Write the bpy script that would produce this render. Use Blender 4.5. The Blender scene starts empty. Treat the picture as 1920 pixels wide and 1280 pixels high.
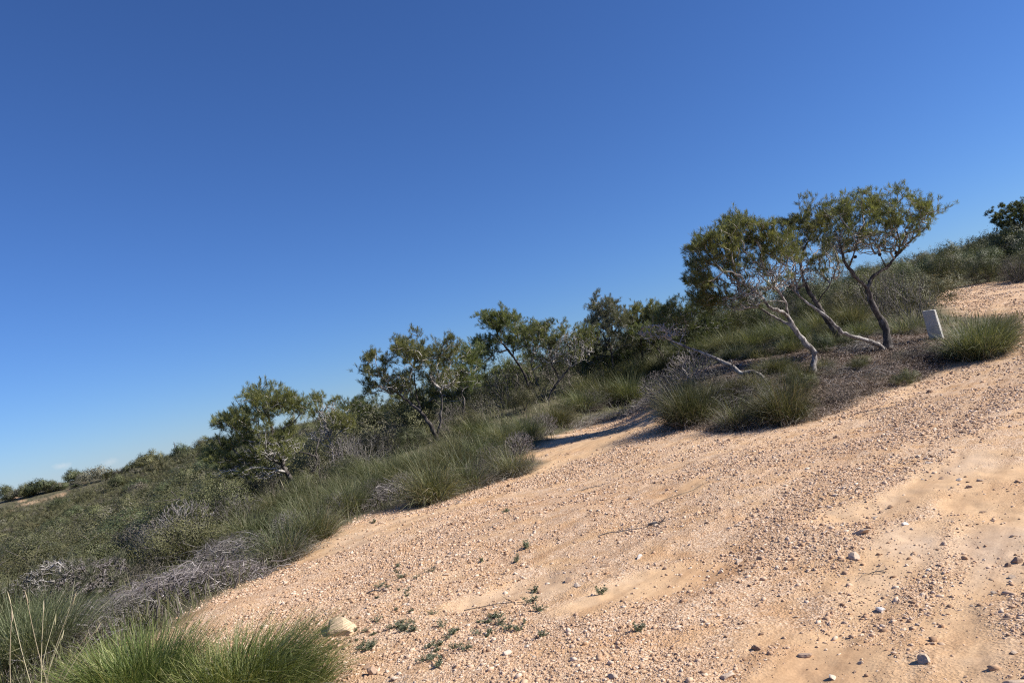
import bpy, math, random
import numpy as np
from mathutils import Vector, Matrix

scene = bpy.context.scene
COL = scene.collection
RS = np.random.RandomState
PW, PH, FPX = 1920.0, 1280.0, 1400.0
PITCH, ROLL = math.radians(3.2), math.radians(12.0)

# ------------------------------------------------------------------ camera
FWD = np.array([0, math.cos(PITCH), math.sin(PITCH)])
UP0 = np.array([0, -math.sin(PITCH), math.cos(PITCH)])
RT0 = np.array([1.0, 0, 0])
RV = math.cos(ROLL) * RT0 - math.sin(ROLL) * UP0
UV = math.cos(ROLL) * UP0 + math.sin(ROLL) * RT0
cd = bpy.data.cameras.new('camera')
cam = bpy.data.objects.new('camera', cd)
COL.objects.link(cam)
cd.sensor_width = 36.0
cd.lens = FPX / PW * 36.0
cd.clip_start, cd.clip_end = 0.1, 8000
cam.matrix_world = Matrix((
    (RV[0], UV[0], -FWD[0], 0), (RV[1], UV[1], -FWD[1], 0), (RV[2], UV[2], -FWD[2], 0), (0, 0, 0, 1)))
scene.camera = cam


def ray(u, v):
    return FWD * FPX + RV * (u - PW / 2) + UV * (PH / 2 - v)


def at(u, v, Y):
    """point of the place seen at photo pixel u, v, Y metres ahead"""
    d = ray(u, v)
    return d * (Y / d[1])


def pix(p):
    p = np.asarray(p, float)
    w = p @ FWD
    return np.stack([PW / 2 + FPX * (p @ RV) / w, PH / 2 - FPX * (p @ UV) / w], -1)


# ------------------------------------------------------------------ noise
def _h(ix, iy, seed):
    n = (ix.astype(np.int64) * 374761393 + iy.astype(np.int64) * 668265263 + seed * 974634277) & 0xFFFFFFFF
    n = ((n ^ (n >> 13)) * 1274126177) & 0xFFFFFFFF
    n = ((n ^ (n >> 16)) * 2246822519) & 0xFFFFFFFF
    return ((n ^ (n >> 15)) & 0xFFFFFF) / float(0xFFFFFF)


def vnoise(x, y, s, seed=0):
    x = np.asarray(x) / s; y = np.asarray(y) / s
    ix = np.floor(x); iy = np.floor(y)
    fx = x - ix; fy = y - iy
    fx = fx * fx * (3 - 2 * fx); fy = fy * fy * (3 - 2 * fy)
    ix = ix.astype(np.int64); iy = iy.astype(np.int64)
    a = _h(ix, iy, seed); b = _h(ix + 1, iy, seed); c = _h(ix, iy + 1, seed); d = _h(ix + 1, iy + 1, seed)
    return (a + (b - a) * fx) * (1 - fy) + (c + (d - c) * fx) * fy - 0.5


def fbm(x, y, s, seed=0, o=4, g=.5):
    t = 0; a = 1
    for k in range(o):
        t = t + a * vnoise(x, y, s, seed + 17 * k); a *= g; s *= .5
    return t


# ------------------------------------------------------------------ terrain
CP = []
for y in (1, 3, 5, 7, 9):
    for x in (-4, -1.5, 1, 4, 7):
        if abs(x) < y + 2: CP.append((x, y, -1.6))
for x, y, z in ((-3, 0, -1.6), (3, 0, -1.6), (0, -4, -1.6), (-8, 0, -1.75), (8, 0, -1.5), (0, -12, -1.6), (-20, 0, -2.3), (20, 3, -1.2),
                (0, -40, -1.6), (-60, 0, -3), (60, 10, 1.5), (0, -200, -4), (-200, 0, -4), (200, 20, 3), (30, 15, -.6), (14, 8, -1.4),
                (-25, 12, -2.6), (-14, 6, -1.9), (-60, 30, -3), (-120, 80, -2), (90, 40, 2.5), (10, 12, -1.45), (3, 11, -1.6), (-1, 10.5, -1.6)):
    CP.append((x, y, z))
for u, v, Y in (
        (330, 1150, 7.8), (490, 1085, 9.2), (600, 1000, 11.3), (760, 943, 13), (900, 905, 13.7), (1015, 870, 14.3), (1090, 803, 20.5), (1200, 766, 22),
        (1390, 802, 13.4), (1530, 772, 13.5), (1700, 715, 15), (1880, 640, 19),
        (1525, 692, 16.5), (1660, 657, 17.5), (1760, 634, 17.8), (1830, 665, 16), (1915, 612, 18.5), (1450, 722, 15.3), (1600, 700, 15.5), (1560, 740, 14.3),
        (1850, 545, 34), (1770, 556, 34), (1850, 526, 39), (1925, 540, 34), (1800, 500, 50), (1900, 472, 60), (1900, 462, 78), (1720, 505, 70), (1990, 440, 80), (2200, 380, 90),
        (1400, 640, 26), (1350, 650, 24), (1450, 668, 20), (1300, 700, 19), (1250, 740, 18.5), (1200, 720, 26), (1100, 738, 26), (1150, 703, 28), (1600, 590, 26), (1700, 585, 24),
        (1020, 757, 22), (820, 828, 18), (870, 800, 20), (560, 908, 16.5), (640, 905, 16), (700, 870, 18), (940, 790, 21), (930, 860, 15.5), (1000, 825, 17.5),
        (400, 970, 26), (0, 1150, 13), (100, 1200, 8.2), (0, 1275, 6.6), (130, 1140, 11.5), (250, 1110, 12), (380, 1050, 13.5), (480, 1000, 14), (550, 950, 15),
        (0, 1100, 24), (200, 1050, 30), (0, 1050, 55), (200, 1000, 62), (0, 1000, 90), (200, 960, 95), (300, 925, 95), (90, 958, 106), (0, 965, 105), (150, 922, 113), (0, 937, 124), (100, 912, 126), (200, 893, 125), (350, 857, 115), (350, 900, 90), (350, 960, 50),
        (450, 838, 110), (600, 810, 100), (700, 790, 90), (900, 748, 90), (1100, 700, 90), (1300, 640, 80), (1500, 575, 75), (-300, 1010, 140), (-600, 1080, 100), (-300, 1130, 30)):
    p = at(u, v, Y); CP.append(tuple(p))
CP = np.array(CP)


def _ar(x, y):
    r = np.sqrt(x * x + y * y + .25)
    return np.arctan2(x, y), np.log(r)


for r0, dz in ((320, -7), (700, -22), (3000, -90)):
    extra = []
    for a in np.radians(np.arange(-170, 181, 22)):
        extra.append((r0 * math.sin(a), r0 * math.cos(a), dz + (3 if 0.2 < a < .9 else 0)))
    CP = np.vstack([CP, extra])
_a, _l = _ar(CP[:, 0], CP[:, 1])
K = 1.6
_A = np.concatenate([_a, _a - 2 * math.pi, _a + 2 * math.pi]) * K
_L = np.concatenate([_l] * 3); _Z = np.concatenate([CP[:, 2]] * 3)
_keep = np.abs(_A) < K * 4.6
_A, _L, _Z = _A[_keep], _L[_keep], _Z[_keep]


def _phi(d2):
    return np.sqrt(d2 + 0.0025)


_M = _phi((_A[:, None] - _A[None]) ** 2 + (_L[:, None] - _L[None]) ** 2)
_W = np.linalg.solve(_M - np.eye(len(_A)) * 0.012, _Z - _Z.mean())


def zsmooth(x, y):
    x = np.asarray(x, float); y = np.asarray(y, float)
    sh = x.shape
    a, l = _ar(x.ravel(), y.ravel())
    out = np.empty(a.size)
    for i in range(0, a.size, 40000):
        d2 = (a[i:i + 40000, None] * K - _A[None]) ** 2 + (l[i:i + 40000, None] - _L[None]) ** 2
        out[i:i + 40000] = _phi(d2) @ _W
    return (out + _Z.mean()).reshape(sh)


def zfine(x, y):
    r = np.sqrt(np.asarray(x) ** 2 + np.asarray(y) ** 2)
    near = np.clip(1.5 - r / 40, 0, 1)
    z = .085 * fbm(x, y, 2.2, 5, 2) * near + .02 * fbm(x, y, .45, 9, 2) * near + .012 * fbm(x, y, .11, 23, 2) * near
    z = z + 0.5 * fbm(x, y, 14, 31, 3) * np.clip((r - 22) / 40, 0, 1)
    return z


def Z(x, y):
    return zsmooth(x, y) + zfine(x, y)


def G(u, v, ymax=400):
    """where the ray through photo pixel u, v meets the ground"""
    d = ray(u, v); d = d / d[1]
    ys = np.exp(np.linspace(math.log(1.2), math.log(ymax), 420))
    below = d[2] * ys - Z(d[0] * ys, ys)
    k = np.argmax(below < 0)
    if not (below < 0).any(): k = len(ys) - 1
    lo, hi = ys[max(k - 1, 0)], ys[k]
    for _ in range(12):
        m = .5 * (lo + hi)
        if d[2] * m - float(Z(np.array([d[0] * m]), np.array([m]))[0]) < 0: hi = m
        else: lo = m
    p = d * hi
    return np.array([p[0], p[1], float(Z(np.array([p[0]]), np.array([p[1]]))[0])])


def inpoly(x, y, poly):
    c = np.zeros(x.shape, bool); n = len(poly); j = n - 1
    for i in range(n):
        xi, yi = poly[i][:2]; xj, yj = poly[j][:2]
        t = ((yi > y) != (yj > y)) & (x < (xj - xi) * (y - yi) / (yj - yi + 1e-12) + xi)
        c ^= t; j = i
    return c


def seg_dist(x, y, line):
    best = np.full(x.shape, 1e9)
    for (ax, ay), (bx, by) in zip(line[:-1], line[1:]):
        dx, dy = bx - ax, by - ay
        t = np.clip(((x - ax) * dx + (y - ay) * dy) / (dx * dx + dy * dy + 1e-12), 0, 1)
        best = np.minimum(best, np.hypot(x - ax - t * dx, y - ay - t * dy))
    return best


def gpoly(pts):
    return [tuple(G(u, v)[:2]) for u, v in pts]


BARE = gpoly([(250, 1215), (330, 1152), (490, 1087), (600, 1003), (690, 965), (760, 945), (900, 912), (1005, 872), (985, 848), (1090, 803), (1130, 786), (1200, 768), (1262, 778),
              (1300, 796), (1390, 803), (1530, 774), (1620, 752), (1700, 718), (1800, 672), (1880, 638), (1925, 606), (2000, 570)])
BARE += [(40, 19), (40, -30), (-30, -30), (-9, 2), (-4.2, 4.2)]
PATCH = gpoly([(1752, 552), (1790, 538), (1850, 530), (1925, 527), (2010, 520), (2050, 560), (1960, 606), (1900, 590), (1880, 600), (1770, 575)])
LITTER = gpoly([(1240, 745), (1330, 690), (1450, 655), (1560, 640), (1660, 625), (1740, 612), (1800, 640), (1770, 690), (1690, 722), (1600, 758), (1530, 780), (1390, 806), (1290, 800)])
FARPATH = [gpoly([(140, 912), (120, 926), (90, 932), (60, 942), (30, 950)]), gpoly([(22, 955), (5, 970)]), gpoly([(12, 932), (45, 940)]), gpoly([(150, 905), (165, 904)]), gpoly([(252, 892), (268, 888)])]
SMOOTH = [gpoly([(1500, 1290), (1530, 1270), (1585, 1172), (1676, 1062), (1740, 990), (1803, 935), (1900, 880)]),
          gpoly([(1850, 1290), (1815, 1150), (1850, 1040), (1900, 960)]),
          gpoly([(1100, 1130), (1300, 1075)]), gpoly([(900, 1130), (1010, 1105)]), gpoly([(1270, 925), (1340, 885)]), gpoly([(1600, 965), (1740, 905), (1830, 850)]),
          gpoly([(600, 1035), (760, 975), (900, 940)]), gpoly([(1010, 880), (1100, 830), (1190, 800)])]


def soft_in(x, y, poly, soft, seed):
    d = seg_dist(x, y, list(poly) + [poly[0]])
    s = np.where(inpoly(x, y, poly), d, -d) + soft * 1.6 * fbm(x, y, soft * 3, seed, 3)
    return np.clip(.5 + s / (2 * soft), 0, 1)


def masks(x, y):
    bare = np.maximum(soft_in(x, y, BARE, .25, 3), soft_in(x, y, PATCH, .5, 4))
    lit = soft_in(x, y, LITTER, .35, 6)
    fp = np.zeros(x.shape)
    for ln in FARPATH:
        fp = np.maximum(fp, np.clip(1.0 - seg_dist(x, y, ln) / .6 + 1.5 * fbm(x, y, 2.5, 8, 3), 0, 1))
    sm = np.zeros(x.shape)
    r = np.hypot(x, y)
    for k, ln in enumerate(SMOOTH):
        w = (.28, .3, .3, .22, .2, .3, .4, .6)[k]
        sm = np.maximum(sm, np.clip(1.3 - seg_dist(x, y, ln) / w + 1.5 * fbm(x, y, .7, 12 + k, 3), 0, 1))
    bare = np.maximum(bare, fp)
    return bare, lit * (1 - fp), sm * bare


# ------------------------------------------------------------------ meshes
def mesh_np(name, verts, faces, mat, smooth=False, attrs=None):
    """verts (n,3), faces (m,k) all the same k"""
    me = bpy.data.meshes.new(name)
    verts = np.ascontiguousarray(verts, np.float32); faces = np.ascontiguousarray(faces, np.int32)
    n, (m, k) = len(verts), faces.shape
    me.vertices.add(n); me.loops.add(m * k); me.polygons.add(m)
    me.vertices.foreach_set('co', verts.ravel())
    me.loops.foreach_set('vertex_index', faces.ravel())
    me.polygons.foreach_set('loop_start', np.arange(0, m * k, k, dtype=np.int32))
    if smooth: me.polygons.foreach_set('use_smooth', np.ones(m, bool))
    for an, av in (attrs or {}).items():
        a = me.attributes.new(an, 'FLOAT', 'POINT'); a.data.foreach_set('value', np.ascontiguousarray(av, np.float32))
    me.materials.append(mat)
    me.update(calc_edges=True)
    return me


def link(name, me, parent=None, loc=None, label=None, cat=None, group=None, kind=None):
    o = bpy.data.objects.new(name, me); COL.objects.link(o)
    if parent is not None: o.parent = parent
    if loc is not None: o.location = tuple(float(c) for c in loc)
    tag(o, label, cat, group, kind)
    return o


def tag(o, label=None, cat=None, group=None, kind=None):
    for k, v in (('label', label), ('category', cat), ('group', group), ('kind', kind)):
        if v: o[k] = v


def copy_tree(o, parent=None):
    c = o.copy(); COL.objects.link(c)
    if parent is not None: c.parent = parent
    for ch in [q for q in o.children]: copy_tree(ch, c)
    return c


def relabel(o, label, group):
    o['label'] = label
    if group: o['group'] = group
    elif 'group' in o: del o['group']


class Soup:
    """collects quads / triangles"""
    def __init__(self, k): self.v, self.f, self.n, self.k, self.a = [], [], 0, k, []
    def add(self, v, f, a=None):
        self.v.append(np.asarray(v, np.float32)); self.f.append(np.asarray(f, np.int64) + self.n); self.n += len(v)
        if a is not None: self.a.append(np.full(len(v), a, np.float32) if np.isscalar(a) else a)
    def mesh(self, name, mat, smooth=False):
        return mesh_np(name, np.concatenate(self.v), np.concatenate(self.f), mat, smooth, {'tint': np.concatenate(self.a)} if self.a else None)


def unit(a):
    return a / (np.linalg.norm(a, axis=-1, keepdims=True) + 1e-12)


def tube(soup, pts, rad, k=5, rough=0, rng=None):
    pts = np.asarray(pts, float); n = len(pts)
    if n < 2: return
    t = np.empty_like(pts); t[1:-1] = pts[2:] - pts[:-2]; t[0] = pts[1] - pts[0]; t[-1] = pts[-1] - pts[-2]
    t = unit(t)
    ref = np.array([0.31, 0.17, .93]) if abs(t[:, 2]).mean() < .8 else np.array([.95, .2, .1])
    a = unit(np.cross(t, ref)); b = np.cross(t, a)
    ang = np.arange(k) * 2 * math.pi / k
    R = np.asarray(rad, float)[:, None]
    if rough and rng is not None: R = R * (1 + rough * rng.randn(n, k))
    ring = pts[:, None] + R[..., None] * (a[:, None] * np.cos(ang)[None, :, None] + b[:, None] * np.sin(ang)[None, :, None])
    v = ring.reshape(-1, 3)
    i = np.arange(n - 1)[:, None] * k; j = np.arange(k)[None]; jn = (j + 1) % k
    f = np.stack([i + j, i + jn, i + k + jn, i + k + j], -1).reshape(-1, 4)
    soup.add(v, f)


def smooth_line(P, step, rng=None, jit=0):
    P = np.asarray(P, float)
    if len(P) == 2:
        n = max(2, int(np.linalg.norm(P[1] - P[0]) / step) + 1)
        out = P[0] + np.linspace(0, 1, n)[:, None] * (P[1] - P[0])
    else:
        Q = np.vstack([2 * P[0] - P[1], P, 2 * P[-1] - P[-2]]); out = []
        for i in range(1, len(Q) - 2):
            n = max(1, int(np.linalg.norm(Q[i + 1] - Q[i]) / step))
            t = (np.arange(n) / n)[:, None]
            out.append(.5 * (2 * Q[i] + (Q[i + 1] - Q[i - 1]) * t + (2 * Q[i - 1] - 5 * Q[i] + 4 * Q[i + 1] - Q[i + 2]) * t ** 2 + (3 * Q[i] - Q[i - 1] - 3 * Q[i + 1] + Q[i + 2]) * t ** 3))
        out = np.vstack(out + [P[-1:]])
    if jit and len(out) > 2:
        out[1:-1] += rng.randn(len(out) - 2, 3) * jit
    return out
SKY_AIR, SKY_DUST, SKY_OZ, SKY_STR = 1.0, .0, 8.0, .083
SUN_E, EXPO = 5.0, .56

# ------------------------------------------------------------------ materials
def newmat(name):
    m = bpy.data.materials.new(name); m.use_nodes = True
    nt = m.node_tree; nt.nodes.clear()
    return m, nt


def N(nt, typ, **kw):
    n = nt.nodes.new(typ)
    for k, v in kw.items():
        if k == 'inp':
            for a, b in v.items(): n.inputs[a].default_value = b
        else: setattr(n, k, v)
    return n


def ramp(nt, stops, src):
    r = N(nt, 'ShaderNodeValToRGB'); e = r.color_ramp.elements
    while len(e) < len(stops): e.new(.5)
    for q, (p, c) in zip(e, stops): q.position = p; q.color = (*c, 1) if len(c) == 3 else c
    nt.links.new(src, r.inputs[0]); return r.outputs[0]


def mixc(nt, fac, a, b, mode='MIX'):
    m = N(nt, 'ShaderNodeMix', data_type='RGBA', blend_type=mode)
    for sock, v in ((m.inputs[0], fac), (m.inputs[6], a), (m.inputs[7], b)):
        if hasattr(v, 'is_output') or isinstance(v, bpy.types.NodeSocket): nt.links.new(v, sock)
        elif isinstance(v, (int, float)): sock.default_value = v
        else: sock.default_value = (*v, 1)
    return m.outputs[2]


def noise(nt, coord, scale, detail=4, rough=.55):
    n = N(nt, 'ShaderNodeTexNoise', inp={'Scale': scale, 'Detail': detail, 'Roughness': rough})
    nt.links.new(coord, n.inputs['Vector']); return n.outputs['Fac']


def mathn(nt, op, a, b=0.0, clamp=False):
    m = N(nt, 'ShaderNodeMath', operation=op, use_clamp=clamp)
    for s, v in ((m.inputs[0], a), (m.inputs[1], b)):
        if isinstance(v, bpy.types.NodeSocket): nt.links.new(v, s)
        else: s.default_value = v
    return m.outputs[0]


def plant_mat(name, stops, transl=.25, clump=5.0, rough=.6, objvar=.35, clump_amt=.5, clump_col=None):
    """colour differs from leaf to leaf, from clump to clump and from plant to plant"""
    m, nt = newmat(name)
    geo = N(nt, 'ShaderNodeNewGeometry'); tc = N(nt, 'ShaderNodeTexCoord'); oi = N(nt, 'ShaderNodeObjectInfo')
    nz = noise(nt, tc.outputs['Object'], clump, 2)
    nz = mathn(nt, 'MULTIPLY_ADD', nz, 3.0); nt.nodes[-1].inputs[2].default_value = -1.0; nt.nodes[-1].use_clamp = True
    f = mathn(nt, 'ADD', mathn(nt, 'MULTIPLY', geo.outputs['Random Per Island'], 1 - clump_amt), mathn(nt, 'MULTIPLY', nz, clump_amt))
    c = ramp(nt, stops, f)
    if clump_col: c = mixc(nt, mathn(nt, 'MULTIPLY', nz, .5), c, clump_col)
    hs = N(nt, 'ShaderNodeHueSaturation')
    nt.links.new(mathn(nt, 'MULTIPLY_ADD', oi.outputs['Random'], objvar), hs.inputs['Value']); nt.nodes[-1].inputs[2].default_value = 1 - objvar * .5
    r2 = mathn(nt, 'FRACT', mathn(nt, 'MULTIPLY', oi.outputs['Random'], 7.31))
    nt.links.new(mathn(nt, 'MULTIPLY_ADD', r2, .045), hs.inputs['Hue']); nt.nodes[-1].inputs[2].default_value = .478
    nt.links.new(c, hs.inputs['Color'])
    c = hs.outputs['Color']
    p = N(nt, 'ShaderNodeBsdfPrincipled', inp={'Roughness': rough, 'Specular IOR Level': .25})
    nt.links.new(c, p.inputs['Base Color'])
    out = N(nt, 'ShaderNodeOutputMaterial')
    if transl:
        t = N(nt, 'ShaderNodeBsdfTranslucent'); nt.links.new(mixc(nt, 1.0, c, (1.25, 1.25, .7), 'MULTIPLY'), t.inputs['Color'])
        x = N(nt, 'ShaderNodeMixShader', inp={0: transl}); nt.links.new(p.outputs[0], x.inputs[1]); nt.links.new(t.outputs[0], x.inputs[2])
        nt.links.new(x.outputs[0], out.inputs[0])
    else: nt.links.new(p.outputs[0], out.inputs[0])
    return m


def bark_mat(name, dark, mid, light, scale=6, lo=.35, hi=.62):
    m, nt = newmat(name)
    tc = N(nt, 'ShaderNodeTexCoord'); mp = N(nt, 'ShaderNodeMapping'); mp.inputs['Scale'].default_value = (1, 1, .35)
    nt.links.new(tc.outputs['Object'], mp.inputs['Vector'])
    a = noise(nt, mp.outputs[0], scale * 4, 5, .65); b = noise(nt, tc.outputs['Object'], scale * .6, 2)
    f = mathn(nt, 'ADD', mathn(nt, 'MULTIPLY', a, .6), mathn(nt, 'MULTIPLY', b, .4))
    c = ramp(nt, [(lo, dark), ((lo + hi) / 2, mid), (hi, light)], f)
    p = N(nt, 'ShaderNodeBsdfPrincipled', inp={'Roughness': .85, 'Specular IOR Level': .2}); nt.links.new(c, p.inputs['Base Color'])
    bp = N(nt, 'ShaderNodeBump', inp={'Strength': .6, 'Distance': .02}); nt.links.new(a, bp.inputs['Height']); nt.links.new(bp.outputs[0], p.inputs['Normal'])
    o = N(nt, 'ShaderNodeOutputMaterial'); nt.links.new(p.outputs[0], o.inputs[0])
    return m


NEEDLE = plant_mat('pine_needles', [(.1, (.052, .064, .028)), (.42, (.135, .152, .062)), (.8, (.255, .255, .092))], .34, 7.0, .5, .25, .65)
NEEDLE_DARK = plant_mat('dark_pine_needles', [(.12, (0.040, 0.055, 0.024)), (.5, (0.094, 0.112, 0.044)), (.85, (0.182, 0.193, 0.066))], .3, 6.0, .5, .25, .6)
NEEDLE_GREY = plant_mat('grey_green_needles', [(.12, (.07, .075, .048)), (.5, (.14, .145, .09)), (.85, (.23, .22, .14))], .26, 7.0, .6, .25, .55)
LEAF_OLIVE = plant_mat('olive_leaves', [(.1, (0.070, 0.073, 0.035)), (.5, (0.139, 0.139, 0.064)), (.9, (0.229, 0.213, 0.101))], .2, 2.5, .55, .4, .5)
LEAF_DARK = plant_mat('dark_leaves', [(.1, (0.045, 0.056, 0.028)), (.5, (0.106, 0.118, 0.055)), (.9, (0.208, 0.222, 0.105))], .18, 2.5, .5, .4, .45)
LEAF_GREY = plant_mat('grey_leaves', [(.1, (0.095, 0.087, 0.063)), (.5, (0.175, 0.159, 0.115)), (.9, (0.270, 0.246, 0.182))], .12, 2.5, .7, .3, .4)
GRASS = plant_mat('tussock_grass', [(.08, (0.065, 0.073, 0.032)), (.45, (0.125, 0.136, 0.063)), (.72, (0.193, 0.196, 0.097)), (.9, (0.400, 0.352, 0.237))], .25, 3.0, .5, .3, .3)
GRASS_DARK = plant_mat('dark_tussock_grass', [(.08, (0.039, 0.044, 0.019)), (.45, (0.075, 0.082, 0.038)), (.72, (0.115, 0.117, 0.058)), (.9, (0.240, 0.211, 0.142))], .25, 3.0, .5, .3, .3)  # the tussock grass colours, evenly darker in every tone
GRASS_LUSH = plant_mat('lush_grass', [(.05, (0.062, 0.085, 0.023)), (.45, (0.134, 0.162, 0.043)), (.75, (0.238, 0.252, 0.080)), (.93, (0.504, 0.448, 0.234))], .28, 5.0, .45, .1, .25)
THATCH = plant_mat('dry_thatch', [(.1, (0.115, 0.098, 0.078)), (.5, (0.230, 0.201, 0.167)), (.9, (0.368, 0.322, 0.265))], .1, 4.0, .8, .25, .3)
STALK = plant_mat('straw_stalk', [(.1, (.38, .33, .20)), (.9, (.55, .48, .32))], .1, 4, .7, .1, .2)
BRUSH = plant_mat('dead_brushwood', [(.1, (.105, .09, .080)), (.5, (.215, .192, .175)), (.9, (.36, .33, .305))], 0, 3.0, .85, .3, .3)
BRUSH_BROWN = plant_mat('brown_brushwood', [(.1, (0.072, 0.061, 0.054)), (.5, (0.140, 0.123, 0.111)), (.9, (0.221, 0.200, 0.178))], 0, 3.0, .85, .3, .4)
WEED = plant_mat('small_weed', [(.1, (0.097, 0.111, 0.065)), (.5, (0.179, 0.199, 0.126)), (.9, (0.291, 0.297, 0.212))], .2, 9.0, .6, .3, .3)
LITTERM = plant_mat('needle_litter', [(.1, (.15, .115, .08)), (.5, (.27, .215, .165)), (.9, (.44, .37, .30))], 0, 2.0, .85, 0, .4)
BARK = bark_mat('pine_bark', (.024, .020, .017), (.065, .055, .048), (.18, .16, .142))
BARK_PALE = bark_mat('pale_bark', (.07, .06, .053), (.25, .225, .20), (.46, .43, .39), 5, .40, .6)
TWIG = bark_mat('twig_bark', (.20, .18, .16), (.35, .325, .30), (.51, .48, .445), 3)
STEM = bark_mat('shrub_stem', (.06, .05, .045), (.13, .115, .10), (.22, .20, .18), 4)
CONE = bark_mat('cone', (.02, .015, .012), (.05, .038, .03), (.09, .07, .055), 20)


def stone_mat(name, stops, bump=.3):
    m, nt = newmat(name)
    geo = N(nt, 'ShaderNodeNewGeometry'); tc = N(nt, 'ShaderNodeTexCoord'); oi = N(nt, 'ShaderNodeObjectInfo')
    r = mathn(nt, 'FRACT', mathn(nt, 'ADD', geo.outputs['Random Per Island'], oi.outputs['Random']))
    c = ramp(nt, stops, r)
    nz = noise(nt, tc.outputs['Object'], 28, 4)
    c = mixc(nt, .3, c, ramp(nt, [(.3, (.45, .40, .34)), (.7, (1.15, 1.1, 1.05))], nz), 'MULTIPLY')
    p = N(nt, 'ShaderNodeBsdfPrincipled', inp={'Roughness': .85, 'Specular IOR Level': .2}); nt.links.new(c, p.inputs['Base Color'])
    bp = N(nt, 'ShaderNodeBump', inp={'Strength': bump, 'Distance': .01}); nt.links.new(nz, bp.inputs['Height']); nt.links.new(bp.outputs[0], p.inputs['Normal'])
    o = N(nt, 'ShaderNodeOutputMaterial'); nt.links.new(p.outputs[0], o.inputs[0])
    return m


GRAVEL = stone_mat('gravel', [(0, (.24, .15, .095)), (.12, (.42, .27, .165)), (.35, (.54, .36, .225)), (.65, (.61, .43, .29)), (.88, (.67, .51, .375)), (1, (.73, .61, .48))])
STONE = stone_mat('pale_stone', [(0, (.50, .385, .28)), (.6, (.60, .475, .355)), (1, (.70, .60, .49))])
STONE_Y = stone_mat('yellow_stone', [(0, (.64, .46, .28)), (1, (.70, .53, .35))])
STONE_W = stone_mat('white_stone', [(0, (.72, .68, .62)), (1, (.78, .75, .70))])
STONE_DK = stone_mat('brown_stone', [(0, (.27, .175, .115)), (.5, (.38, .265, .18)), (1, (.47, .34, .245))])


_ta, _tb = G(1530, 1270), G(1803, 935)
TRACK_ANG = math.atan2(_tb[1] - _ta[1], _tb[0] - _ta[0])


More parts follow.
